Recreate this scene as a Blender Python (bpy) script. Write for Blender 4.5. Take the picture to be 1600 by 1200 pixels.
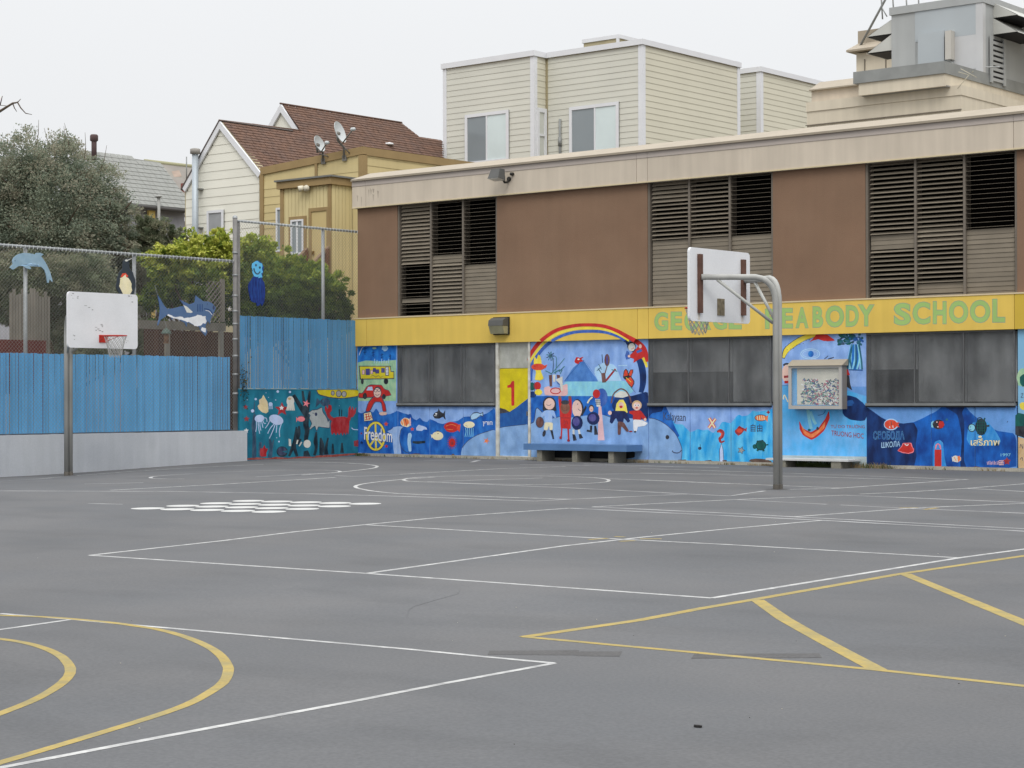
import bpy, math, random
from mathutils import Vector, Matrix
random.seed(7)
for o in list(bpy.data.objects): bpy.data.objects.remove(o)
SC = bpy.context.scene
COL = SC.collection

# ------------------------------------------------------------------ camera (solved from the two vanishing points of the photograph)
FPX = 3014.639
CAM = Vector((33.358, -34.365, 1.68))
def _norm(v): return v / v.length
_ax = _norm(Vector((3650.0, -30.0, -FPX)))                 # world X seen from the camera (right, down, forward)
_ay = Vector((2490.0, 15.0, FPX)); _ay = _norm(_ay - _ax * _ay.dot(_ax))
_az = _ax.cross(_ay)
if _az.y > 0: _az = -_az
def c2w(v): return Vector((_ax.dot(v), _ay.dot(v), _az.dot(v)))
cam_d = bpy.data.cameras.new('camera'); cam = bpy.data.objects.new('camera', cam_d); COL.objects.link(cam)
_r, _u, _b = c2w(Vector((1, 0, 0))), c2w(Vector((0, -1, 0))), c2w(Vector((0, 0, -1)))
cam.matrix_world = Matrix(((_r.x, _u.x, _b.x, CAM.x), (_r.y, _u.y, _b.y, CAM.y), (_r.z, _u.z, _b.z, CAM.z), (0, 0, 0, 1)))
cam_d.sensor_width = 36.0; cam_d.lens = FPX / 1600 * 36.0
cam_d.clip_start = 0.1; cam_d.clip_end = 3000
SC.camera = cam
SC.render.resolution_x, SC.render.resolution_y = 1024, 768

# ------------------------------------------------------------------ sky: bright even overcast, brighter overhead (CIE overcast), a little of the Nishita sky in it
SUN_EL, SUN_AZ = math.radians(50), math.radians(138)       # azimuth from +Y clockwise: the bright part of the cloud is behind the camera
W = bpy.data.worlds.new('World'); SC.world = W; W.use_nodes = True
nt = W.node_tree; nt.nodes.clear()
def N(t, k, **kw):
    n = t.nodes.new(k)
    for a, b in kw.items(): setattr(n, a, b)
    return n
sky = N(nt, 'ShaderNodeTexSky', sky_type='NISHITA', sun_disc=False, sun_elevation=SUN_EL, sun_rotation=SUN_AZ, air_density=1.0, dust_density=4.0)
hs = N(nt, 'ShaderNodeHueSaturation'); hs.inputs['Saturation'].default_value = 0.25; hs.inputs['Value'].default_value = 0.1
tc = N(nt, 'ShaderNodeTexCoord'); sx = N(nt, 'ShaderNodeSeparateXYZ')
mx = N(nt, 'ShaderNodeMath', operation='MAXIMUM'); mx.inputs[1].default_value = 0.0
pw = N(nt, 'ShaderNodeMath', operation='POWER'); pw.inputs[1].default_value = 2.0
mu = N(nt, 'ShaderNodeMath', operation='MULTIPLY_ADD'); mu.inputs[1].default_value = 2.0; mu.inputs[2].default_value = 1.0
nz = N(nt, 'ShaderNodeTexNoise'); nz.inputs['Scale'].default_value = 2.5; nz.inputs['Detail'].default_value = 3
nr = N(nt, 'ShaderNodeMapRange'); nr.inputs[3].default_value = 0.965; nr.inputs[4].default_value = 1.035
m2 = N(nt, 'ShaderNodeMath', operation='MULTIPLY')
cm = N(nt, 'ShaderNodeVectorMath', operation='SCALE'); cm.inputs[0].default_value = (0.848, 0.862, 0.880)
mix = N(nt, 'ShaderNodeMix', data_type='RGBA'); mix.inputs[0].default_value = 0.94
bg = N(nt, 'ShaderNodeBackground'); bg.inputs[1].default_value = 1.0
ow = N(nt, 'ShaderNodeOutputWorld')
L = nt.links.new
L(tc.outputs['Generated'], sx.inputs[0]); L(sx.outputs[2], mx.inputs[0]); L(mx.outputs[0], pw.inputs[0]); L(pw.outputs[0], mu.inputs[0])
L(tc.outputs['Generated'], nz.inputs[0]); L(nz.outputs[0], nr.inputs[0]); L(mu.outputs[0], m2.inputs[0]); L(nr.outputs[0], m2.inputs[1])
L(m2.outputs[0], cm.inputs['Scale']); L(sky.outputs[0], hs.inputs['Color']); L(hs.outputs[0], mix.inputs[6]); L(cm.outputs[0], mix.inputs[7])
L(mix.outputs[2], bg.inputs[0]); L(bg.outputs[0], ow.inputs[0])
sl = bpy.data.lights.new('sun', 'SUN'); sl.energy = 1.3; sl.angle = math.radians(25); sl.color = (1.0, 0.96, 0.9)
so = bpy.data.objects.new('sun', sl); COL.objects.link(so)
_sd = Vector((math.sin(SUN_AZ) * math.cos(SUN_EL), math.cos(SUN_AZ) * math.cos(SUN_EL), math.sin(SUN_EL)))
so.rotation_euler = _sd.to_track_quat('Z', 'Y').to_euler()
so.location = (10, -20, 40)
SC.view_settings.view_transform = 'Standard'; SC.view_settings.look = 'None'
SC.view_settings.gamma = 1.0; SC.view_settings.exposure = 0.0; SC.view_settings.use_curve_mapping = False
SC.render.engine = 'CYCLES'

# ------------------------------------------------------------------ measuring: a pixel of the 1600x1200 photograph onto a real plane
def ray(px, py): return c2w(Vector(((px - 800) / FPX, (py - 600) / FPX, 1.0)))
def onp(px, py, ax, val):
    d = ray(px, py); return CAM + d * ((val - CAM[ax]) / d[ax])
def atd(px, py, dep): return CAM + ray(px, py) * dep
def F(px, py, y=0.0): return onp(px, py, 1, y)              # plane parallel to the school's front
def S(px, py, x=0.0): return onp(px, py, 0, x)              # plane parallel to the fence
def smooth(a, b, x):
    t = min(1, max(0, (x - a) / (b - a))); return t * t * (3 - 2 * t)
def gz(x, y): return .25 + .0054 * min(y, 0) - .115 * smooth(-3, -10.5, y) * smooth(6, 0, x)
def G(px, py):
    z = .2
    for _ in range(25):
        p = onp(px, py, 2, z); z = .5 * z + .5 * gz(p.x, p.y)
    return p

# ------------------------------------------------------------------ materials
def lin(c): 
    c = c / 255.0
    return c / 12.92 if c <= .04045 else ((c + .055) / 1.055) ** 2.4
_M = {}
def M(name, rgb, rough=.7, var=.10, scale=1.5, metal=0, streak=0, rand=0, fine=0, rgb2=None, mixscale=1.0, stretch=(1, 1, 1), bump=0, bscale=60, spec=.3, trans=0, stain=0):
    if name in _M: return _M[name]
    m = bpy.data.materials.new(name); m.use_nodes = True; t = m.node_tree; t.nodes.clear()
    L = t.links.new
    out = N(t, 'ShaderNodeOutputMaterial'); bs = N(t, 'ShaderNodeBsdfPrincipled')
    bs.inputs['Roughness'].default_value = rough; bs.inputs['Metallic'].default_value = metal
    bs.inputs['Specular IOR Level'].default_value = spec
    geo = N(t, 'ShaderNodeNewGeometry')
    col = N(t, 'ShaderNodeRGB'); col.outputs[0].default_value = (lin(rgb[0]), lin(rgb[1]), lin(rgb[2]), 1)
    c = col.outputs[0]
    def noise(sc, st=(1, 1, 1), det=4):
        mp = N(t, 'ShaderNodeMapping'); mp.inputs['Scale'].default_value = st; L(geo.outputs['Position'], mp.inputs[0])
        n = N(t, 'ShaderNodeTexNoise'); n.inputs['Scale'].default_value = sc; n.inputs['Detail'].default_value = det; L(mp.outputs[0], n.inputs[0])
        return n.outputs[0]
    def mul(c, fac, lo, hi, a=.3, b=.7):
        r = N(t, 'ShaderNodeMapRange'); r.inputs[1].default_value = a; r.inputs[2].default_value = b; r.inputs[3].default_value = lo; r.inputs[4].default_value = hi
        L(fac, r.inputs[0]); v = N(t, 'ShaderNodeVectorMath', operation='SCALE'); L(c, v.inputs[0]); L(r.outputs[0], v.inputs['Scale']); return v.outputs[0]
    if rgb2:
        mixn = N(t, 'ShaderNodeMix', data_type='RGBA'); r = N(t, 'ShaderNodeMapRange'); r.inputs[1].default_value = .38; r.inputs[2].default_value = .64
        L(noise(mixscale, stretch, 5), r.inputs[0]); L(r.outputs[0], mixn.inputs[0]); L(c, mixn.inputs[6])
        mixn.inputs[7].default_value = (lin(rgb2[0]), lin(rgb2[1]), lin(rgb2[2]), 1); c = mixn.outputs[2]
    if var: c = mul(c, noise(scale), 1 - var, 1 + var)
    if fine: c = mul(c, noise(45, det=2), 1 - fine, 1 + fine)
    if streak: c = mul(c, noise(1.0, (6, 6, .35)), 1 - streak, 1 + streak * .4)
    if stain: c = mul(c, noise(.55, (1, 1.8, 1), 7), 1, 1 - stain, .52, .66); c = mul(c, noise(.16, (1, 1, 1), 3), 1 - stain * .5, 1 + stain * .5)
    if rand:
        oi = N(t, 'ShaderNodeObjectInfo'); c = mul(c, oi.outputs['Random'], 1 - rand, 1 + rand, 0, 1)
    L(c, bs.inputs['Base Color'])
    if bump:
        n = noise(bscale, det=3); bp = N(t, 'ShaderNodeBump'); bp.inputs['Strength'].default_value = bump; bp.inputs['Distance'].default_value = .01
        L(n, bp.inputs['Height']); L(bp.outputs[0], bs.inputs['Normal'])
    sh = bs.outputs[0]
    if trans:
        tr = N(t, 'ShaderNodeBsdfTransparent'); ms = N(t, 'ShaderNodeMixShader'); ms.inputs[0].default_value = trans
        L(sh, ms.inputs[1]); L(tr.outputs[0], ms.inputs[2]); sh = ms.outputs[0]
    L(sh, out.inputs[0]); _M[name] = m; return m
def glass(name, rgb, rough=.05):
    return M(name, rgb, rough=rough, var=.05, spec=.6)
def leafmat(name, cols, tr=.38):
    m = bpy.data.materials.new(name); m.use_nodes = True; t = m.node_tree; bs = t.nodes['Principled BSDF']
    at = N(t, 'ShaderNodeAttribute', attribute_name='tone'); cr = N(t, 'ShaderNodeValToRGB')
    e = cr.color_ramp.elements
    while len(e) < len(cols): e.new(.5)
    for i, c in enumerate(cols):
        e[i].position = i / (len(cols) - 1); e[i].color = (lin(c[0]), lin(c[1]), lin(c[2]), 1)
    t.links.new(at.outputs['Fac'], cr.inputs[0]); t.links.new(cr.outputs[0], bs.inputs['Base Color'])
    tl = N(t, 'ShaderNodeBsdfTranslucent'); ms = N(t, 'ShaderNodeMixShader'); ms.inputs[0].default_value = tr; t.links.new(cr.outputs[0], tl.inputs[0]); t.links.new(bs.outputs[0], ms.inputs[1]); t.links.new(tl.outputs[0], ms.inputs[2]); t.links.new(ms.outputs[0], t.nodes['Material Output'].inputs[0])
    bs.inputs['Roughness'].default_value = .6; bs.inputs['Specular IOR Level'].default_value = .25
    return m

# ------------------------------------------------------------------ mesh building
class MB:
    def __init__(s): s.v = []; s.f = []; s.m = []; s.mats = []; s.sm = []
    def mi(s, mat):
        if mat not in s.mats: s.mats.append(mat)
        return s.mats.index(mat)
    def add(s, vs, fs, mat, smooth=False):
        b = len(s.v); i = s.mi(mat); s.v += [tuple(v) for v in vs]
        for f in fs: s.f.append([b + k for k in f]); s.m.append(i); s.sm.append(smooth)
        return s
    def box(s, x0, x1, y0, y1, z0, z1, mat):
        return s.add([(x0, y0, z0), (x1, y0, z0), (x1, y1, z0), (x0, y1, z0), (x0, y0, z1), (x1, y0, z1), (x1, y1, z1), (x0, y1, z1)],
                     [(0, 3, 2, 1), (4, 5, 6, 7), (0, 1, 5, 4), (1, 2, 6, 5), (2, 3, 7, 6), (3, 0, 4, 7)], mat)
    def hexa(s, a, b, mat):                                   # two rings of n points joined, capped
        n = len(a)
        return s.add(list(a) + list(b), [tuple(range(n))[::-1], tuple(range(n, 2 * n))] + [(i, (i + 1) % n, n + (i + 1) % n, n + i) for i in range(n)], mat)
    def extr(s, ring, vec, mat):
        r = [Vector(p) for p in ring]; return s.hexa(r, [p + Vector(vec) for p in r], mat)
    def tube(s, pts, r, mat, n=8, caps=True):
        P = [Vector(p) for p in pts]; rs = r if isinstance(r, (list, tuple)) else [r] * len(P)
        vs = []; up = None
        for i, p in enumerate(P):
            d = (P[min(i + 1, len(P) - 1)] - P[max(i - 1, 0)]).normalized()
            if up is None: up = Vector((0, 0, 1)) if abs(d.z) < .9 else Vector((1, 0, 0))
            u = d.cross(up)
            if u.length < 1e-6: u = d.cross(Vector((0, 1, 0)))
            u.normalize(); w = u.cross(d).normalized(); up = w
            for k in range(n):
                a = 2 * math.pi * k / n; vs.append(p + (u * math.cos(a) + w * math.sin(a)) * rs[i])
        fs = [(i * n + k, i * n + (k + 1) % n, (i + 1) * n + (k + 1) % n, (i + 1) * n + k) for i in range(len(P) - 1) for k in range(n)]
        if caps: fs += [tuple(range(n))[::-1], tuple(range((len(P) - 1) * n, len(P) * n))]
        return s.add(vs, fs, mat, n > 4)
    def lathe(s, c, prof, mat, n=16, axis=Vector((0, 0, 1))):  # prof: list of (r, h) along axis
        axis = axis.normalized(); u = axis.cross(Vector((0, 1, 0)) if abs(axis.y) < .9 else Vector((1, 0, 0))).normalized(); w = axis.cross(u)
        vs = [Vector(c) + axis * h + (u * math.cos(2 * math.pi * k / n) + w * math.sin(2 * math.pi * k / n)) * r for r, h in prof for k in range(n)]
        fs = [(i * n + k, i * n + (k + 1) % n, (i + 1) * n + (k + 1) % n, (i + 1) * n + k) for i in range(len(prof) - 1) for k in range(n)]
        return s.add(vs, fs, mat, True)
    def mesh(s, name, off=Vector((0, 0, 0))):
        me = bpy.data.meshes.new(name); me.from_pydata([(v[0] - off.x, v[1] - off.y, v[2] - off.z) for v in s.v], [], s.f)
        for m in s.mats: me.materials.append(m)
        me.polygons.foreach_set('material_index', s.m); me.polygons.foreach_set('use_smooth', s.sm); me.update(); return me
def wloc(o):
    v = Vector(o.location)
    while o.parent: o = o.parent; v += Vector(o.location)
    return v
def thing(name, loc, label, cat, group=None, kind=None):
    o = bpy.data.objects.new(name, None); COL.objects.link(o); o.location = loc; o.empty_display_size = .2
    o['label'] = label; o['category'] = cat
    if group: o['group'] = group
    if kind: o['kind'] = kind
    return o
def obj(name, mb, parent=None, kind=None, label=None, cat=None, group=None, at=None):
    off = wloc(parent) if parent else Vector((0, 0, 0))
    if at is not None: off = Vector(at)
    o = bpy.data.objects.new(name, mb.mesh(name, off)); COL.objects.link(o)
    if parent:
        o.parent = parent
        if at is not None: o.location = Vector(at) - wloc(parent)
    else: o.location = off
    if kind: o['kind'] = kind
    if label: o['label'] = label
    if cat: o['category'] = cat
    if group: o['group'] = group
    return o
def inst(name, me, parent, loc, rot=None):                    # another piece sharing a mesh
    o = bpy.data.objects.new(name, me); COL.objects.link(o); o.parent = parent; o.location = Vector(loc) - wloc(parent)
    if rot: o.rotation_euler = rot
    return o
def boxo(name, x0, x1, y0, y1, z0, z1, mat, parent=None, **kw): return obj(name, MB().box(x0, x1, y0, y1, z0, z1, mat), parent, **kw)
def copy_tree(o, loc, label, parent=None):
    c = o.copy(); COL.objects.link(c); c.location = loc; c['label'] = label
    for ch in o.children:
        d = ch.copy(); COL.objects.link(d); d.parent = c
        for g in ch.children:
            e = g.copy(); COL.objects.link(e); e.parent = d
    return c

# ================================================================== GROUND
asphalt = M('asphalt', (93, 94, 96), rough=.88, var=.07, scale=.28, fine=.09, rgb2=(98, 98, 99), mixscale=.9, stretch=(.6, .6, 1), bump=.12, bscale=90, spec=.2, stain=.09)
soil = M('soil', (92, 82, 68), rough=.95, var=.25, scale=1.2, fine=.2)
def spaced(a, b, st): return [a + st * i for i in range(int(round((b - a) / st)) + 1)]
xs = [-600, -300, -150, -80, -40, -20, -10] + spaced(-5, 45, .5) + [60, 90, 150, 300, 600]
ys = [-600, -300, -150, -90, -60] + spaced(-45, 1, .5) + [8, 20, 40, 80, 150, 300, 600]
g = MB(); nx = len(xs)
g.v = [(x, y, gz(x, max(y, -60))) for y in ys for x in xs]
ia, isoil = g.mi(asphalt), g.mi(soil)
for j in range(len(ys) - 1):
    for i in range(nx - 1):
        g.f.append([j * nx + i, j * nx + i + 1, (j + 1) * nx + i + 1, (j + 1) * nx + i]); g.sm.append(True)
        g.m.append(isoil if xs[i] < 0 or ys[j] >= 0 else ia)
ground = obj('ground', g, kind='structure')

wline = M('line_white', (180, 180, 178), rough=.8, var=.10, scale=3, rgb2=(148, 148, 148), mixscale=8, fine=.1)
wfar = M('line_white_worn', (172, 172, 172), rough=.85, var=.15, scale=2, rgb2=(132, 132, 133), mixscale=2.2, fine=.1)
yline = M('line_yellow', (160, 140, 80), rough=.8, var=.08, scale=2, rgb2=(142, 130, 88), mixscale=7, fine=.08)
patch_m = M('asphalt_patch_and_shade', (80, 79, 79), rough=.9, var=.06, scale=1.5, fine=.15, rgb2=(84, 83, 83), mixscale=4)
crack_m = M('crack', (87, 88, 90), var=.06)
def spline(pts, n=4):
    out = []
    for i in range(len(pts) - 1):
        p0, p1, p2, p3 = pts[max(i - 1, 0)], pts[i], pts[i + 1], pts[min(i + 2, len(pts) - 1)]
        for k in range(n):
            t = k / n; out.append(tuple(.5 * (2 * b + (c - a) * t + (2 * a - 5 * b + 4 * c - d) * t * t + (3 * b - a - 3 * c + d) * t ** 3) for a, b, c, d in zip(p0, p1, p2, p3)))
    out.append(tuple(pts[-1])); return out
def ribbon(pts, w, lift, mat, closed=False, mb=None):          # a painted line lying on the ground
    P = []
    for a, b in zip(pts, pts[1:]):
        n = max(1, int((b - a).length / .5))
        P += [a + (b - a) * (k / n) for k in range(n)]
    P.append(pts[-1])
    mb = mb or MB(); vs = []
    for i, p in enumerate(P):
        d = (P[min(i + 1, len(P) - 1)] - P[max(i - 1, 0)]); d.z = 0; d.normalize()
        s = Vector((-d.y, d.x, 0)) * (w / 2 * random.uniform(.97, 1.03))
        for q in (p + s, p - s): vs.append((q.x, q.y, gz(q.x, q.y) + lift))
    return mb.add(vs, [(2 * i, 2 * i + 1, 2 * i + 3, 2 * i + 2) for i in range(len(P) - 1)], mat)
_lift = [.0007]
def line(name, pts, w, mat, sc=None):
    _lift[0] += .00002
    if pts[-1][0] == 1680: (xa, ya), (xb, yb) = pts[-2], pts[-1]; pts = list(pts) + [(2300, yb + (yb - ya) / (xb - xa) * 620)]   # the courts go on past the frame
    if 'circle' in name: pts = spline(pts, 5)
    P = [G(*p) for p in pts]; flat = all(p.x > 6.6 or p.y > -2.9 for p in P)
    obj(name, ribbon(P, w, _lift[0] if flat else _lift[0] + .0012, mat), ground)
def zz(ox, oy, s, pts): return [(ox + x / s, oy + y / s) for x, y in pts]
A_ = lambda *p: zz(0, 680, 2.5, p)
B_ = lambda *p: zz(500, 680, 2.5, p)
C_ = lambda *p: zz(1000, 680, 2.667, p)
D_ = lambda *p: zz(0, 920, 2.5, p)
E_ = lambda *p: zz(560, 880, 2.5, p)
H_ = lambda *p: zz(1100, 860, 3.2, p)
wl = 'white_line'
line(wl, [(140, 867.6), (568, 895.6), (1112, 934.4)], .06, wline)
line(wl, [(1112, 934.4), (1498.7, 871.6), (1600, 858), (1680, 847.5)], .06, wline)
line(wl, [(140, 867.6), (348, 844.8), (460, 831), (568, 820), (692, 808), (890, 794)], .06, wline)
line(wl, [(890, 794), (1140, 806), (1285, 813), (1600, 830), (1680, 834)], .068, wfar)
line(wl, [(926, 792), (1140, 802), (1240, 807.5), (1600, 826), (1680, 830)], .068, wfar)
line(wl, [(572, 896), (880, 853), (972, 843), (1000, 839.7), (1140, 826), (1285, 813)], .06, wline)
line(wl, [(572, 820), (920, 840), (1140, 851), (1498, 871.6)], .06, wline)
line(wl, [(926, 792), (1000, 788), (1140, 781), (1319, 773.7)], .06, wline)
line(wl, [(1319, 773.7), (1600, 785), (1680, 788.5)], .068, wfar)
line(wl, [(1146, 780.5), (1292, 788)], .068, wfar); line(wl, [(1313, 789), (1412, 794), (1600, 802), (1680, 805.5)], .068, wfar)
line(wl, [(1240, 807.5), (1431, 793.6), (1600, 786.5), (1680, 783)], .06, wline)
line(wl, [(1343, 772), (1420, 768.5), (1510, 763), (1600, 756), (1680, 750)], .06, wline); line(wl, [(1510, 763), (1600, 768), (1680, 772)], .068, wfar)
line(wl, [(1000, 749.7), (1311, 762.5)], .06, wline); line(wl, [(1223, 764.8), (1300, 763.5), (1365, 759), (1440, 754), (1512, 749)], .07, wline)
line(wl, [(1000, 739), (1250, 744.5), (1469, 751)], .072, wfar); line(wl, [(1000, 732), (1250, 740), (1499, 749)], .072, wfar)
line(wl, [(500, 772), (640, 776), (836, 783)], .068, wfar); line(wl, [(836, 783), (890, 780), (1076, 772), (1140, 775), (1195, 767)], .068, wfar)
line(wl, [(0, 767), (280, 768), (500, 772)], .072, wfar); line(wl, [(172, 766), (340, 757), (524, 746)], .07, wline)
line('circle_line', A_((720, 171), (650, 171), (600, 169), (588, 166), (600, 162), (650, 157), (800, 148), (1000, 139), (1200, 136), (1300, 138), (1328, 143), (1290, 148), (1200, 152), (1000, 163)), .07, wfar)
line('circle_line', A_((1100, 104), (1300, 107), (1420, 113), (1465, 119), (1472, 124), (1440, 132), (1310, 146), (1180, 156)), .07, wline)
line('circle_line', B_((325, 175), (345, 168), (410, 163), (500, 160), (700, 158), (900, 160), (1050, 165), (1115, 171), (1128, 178), (1105, 184), (1000, 190), (850, 193), (650, 190), (450, 184), (350, 180), (325, 175)), .06, wline)
line('circle_line', B_((980, 250), (800, 245), (600, 238), (350, 230), (230, 221), (160, 210), (138, 201), (160, 192), (230, 182), (330, 172), (450, 164)), .065, wline)
line(wl, B_((310, 153), (500, 142), (700, 131), (960, 122)), .065, wline); line(wl, B_((60, 158), (130, 161), (310, 155)), .07, wfar)
line(wl, B_((420, 182), (620, 175), (870, 167)), .068, wfar); line(wl, B_((450, 184), (1000, 207), (1440, 230)), .068, wfar)
line(wl, B_((1128, 170), (1350, 179), (1600, 190)), .055, wline); line(wl, B_((900, 155), (1250, 150), (1600, 151)), .068, wfar)
line(wl, B_((405, 98), (690, 97), (915, 102)), .09, wfar); line(wl, B_((780, 115), (1150, 119), (1560, 126)), .08, wfar); line(wl, B_((1030, 112), (1380, 122)), .08, wfar)
line(wl, B_((590, 106), (625, 97)), .09, wfar); line(wl, B_((0, 95), (330, 92)), .08, wfar)
line(wl, A_((0, 180), (150, 171), (243, 163)), .072, wfar); line(wl, A_((300, 158), (480, 144), (700, 130), (1030, 114)), .06, wline)
line(wl, A_((330, 191), (560, 186)), .072, wfar); line(wl, A_((343, 267), (480, 270)), .068, wfar)
line(wl, [(0, 958.8), (112, 968), (200, 976), (640, 1014.8), (764, 1027), (866, 1036.5)], .05, wline)
line(wl, [(866, 1036.5), (700, 1067), (560, 1094.5), (256, 1151), (0, 1200), (-60, 1212)], .05, wline)
line(wl, [(112, 968), (0, 984), (-60, 993)], .05, wline)
yl = 'yellow_line'
line(yl, [(818, 995.5), (1000, 969), (1100, 950), (1172, 938), (1406, 897), (1600, 868.7), (1680, 857)], .088, yline)
line(yl, [(818, 995), (1100, 1021), (1372, 1047), (1600, 1072), (1680, 1080.5)], .07, yline)
line(yl, [(1183, 937.5), (1225, 967), (1262, 988), (1310, 1014), (1372, 1047)], .108, yline)
line(yl, [(1414, 897), (1600, 973), (1680, 1006)], .108, yline)
line('yellow_circle', D_((-60, 101), (0, 104), (200, 112), (420, 131), (540, 147), (640, 164), (740, 194), (820, 230), (866, 265), (888, 300), (892, 320), (880, 355), (845, 388), (740, 448), (600, 499), (400, 561), (200, 621), (0, 680), (-60, 697)), .064, yline)
line('yellow_circle', D_((-60, 190), (0, 196), (100, 212), (180, 235), (235, 262), (262, 288), (275, 315), (265, 345), (220, 385), (130, 436), (0, 488), (-60, 510)), .064, yline)
for a in (((1050, 408), (1125, 403)), ((1250, 405), (1335, 405)), ((1150, 396), (1190, 398)), ((1170, 415), (1230, 412))): line('yellow_mark', B_(*a), .07, yline)
for a in (((1080, 303), (1160, 302)), ((1185, 310), (1240, 303))): line('yellow_mark', C_(*a), .07, yline)
# worn sealing patches, hairline cracks
for k, q in enumerate((((765, 1017), (905, 1016), (905, 1024), (762, 1023)), ((907, 1018), (972, 1018), (968, 1026), (900, 1025)), ((1085, 1022), (1280, 1021), (1284, 1028), (1080, 1029)))):
    ring = [G(*p) for p in q]
    obj('sealing_patch', MB().add([(p.x, p.y, gz(p.x, p.y) + .0012 + k * .0001) for p in ring], [(0, 1, 2, 3)], patch_m), ground)
line('crack', E_((190, 215), (195, 185), (215, 170), (300, 145), (390, 120), (395, 105)), .005, crack_m)
# twenty white game dots set in a slanted grid
o0, oi, oj = G(231, 794.6), G(388, 782.8), G(420, 799.8)
ui, uj = (oi - o0) / 3, (oj - o0) / 4
rad = min(ui.length, uj.length, (ui + uj).length, (ui - uj).length) * .465
for i in range(4):
    for j in range(5):
        c = o0 + ui * i + uj * j; vs = []
        for k in range(24):
            a = 2 * math.pi * k / 24; x, y = c.x + rad * math.cos(a), c.y + rad * math.sin(a); vs.append((x, y, gz(x, y) + .0025))
        obj('white_dot', MB().add(vs, [tuple(range(24))], M('dot_white', (184, 184, 182), var=.05, fine=.06, rough=.8)), ground)
# a scrap lying on the asphalt
p = G(1090, 1136.5)
mb = MB(); vs = []
for k in range(10):
    a = 2 * math.pi * k / 10; r = .021 * random.uniform(.75, 1.1); vs.append(p + Vector((r * math.cos(a) * 1.1, r * math.sin(a) * .8, .002)))
top = [v + Vector((0, 0, .008 + .003 * math.sin(3 * i))) for i, v in enumerate(vs)]
mb.hexa(vs, top, M('black_rubber', (34, 33, 33), rough=.6, var=.2))
obj('rubber_scrap', mb, label='small black scrap lying alone on the grey asphalt in the foreground', cat='scrap')
bits = MB()
for k in range(26):
    q = G(random.uniform(0, 1600), random.uniform(800, 1195)); r = random.uniform(.002, .0055); mm = M('litter', (188, 182, 168), var=.2) if k % 3 else M('litter_dark', (70, 66, 60), var=.2)
    z0 = gz(q.x, q.y) + .001; ring = [(q.x + r * math.cos(t), q.y + r * math.sin(t) * .7, z0) for t in (0, 1.3, 2.6, 3.9, 5.2)]
    bits.extr(ring, (0, 0, .003), mm)
obj('grit', bits, kind='stuff', label='scattered grit and dry specks on the asphalt', cat='grit')

# ================================================================== SCHOOL BUILDING
stucco = M('stucco_brown', (130, 104, 85), rough=.95, var=.07, scale=.8, stain=.05, streak=.03, bump=.5, bscale=70, rgb2=(131, 106, 87), mixscale=.6, spec=.15)
fascia_m = M('fascia_beige', (199, 187, 170), rough=.8, var=.05, scale=.7, streak=.09, stain=.06)
coping_m = M('coping_cream', (160, 149, 132), rough=.6, var=.06, scale=1.5, streak=.05)
coping_in = M('coping_under', (176, 166, 158), rough=.7, var=.05)
band_m = M('band_yellow', (216, 184, 88), rough=.75, var=.05, scale=1.0, streak=.06, stain=.05)
band_trim = M('band_trim', (202, 184, 150), var=.06)
dark_in = M('interior_dark', (16, 15, 14), rough=1, var=0, spec=0)
slat_m = M('louver_slat', (122, 113, 99), rough=.75, var=.08, scale=3, rand=.10)
mull_m = M('louver_frame', (112, 104, 94), rough=.7, var=.08)
conc = M('concrete', (164, 160, 148), rough=.95, var=.15, scale=3, fine=.12)
roof_gravel = M('roof_felt', (120, 116, 108), rough=.95, var=.1)
XR, YB = 46.0, 14.0                                             # the wing runs on to the right of the frame
ZB, ZBT, ZF, ZFT = 2.955, 3.62, 6.36, 7.02
school = thing('school_building', (9, 0, .25), 'two storey school with brown stucco, louvered windows and painted sea mural walls', 'school')
core = MB(); core.box(.05, XR, .3, YB, .1, 6.95, M('core_wall', (118, 96, 80), rough=.95, var=.06)); obj('core_wall', core, school)
boxo('roof', -.02, XR, .32, YB + .1, 6.951, 7.0, roof_gravel, school)
boxo('foundation', .0, XR, -.035, .3, .0, .315, conc, school)

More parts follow.
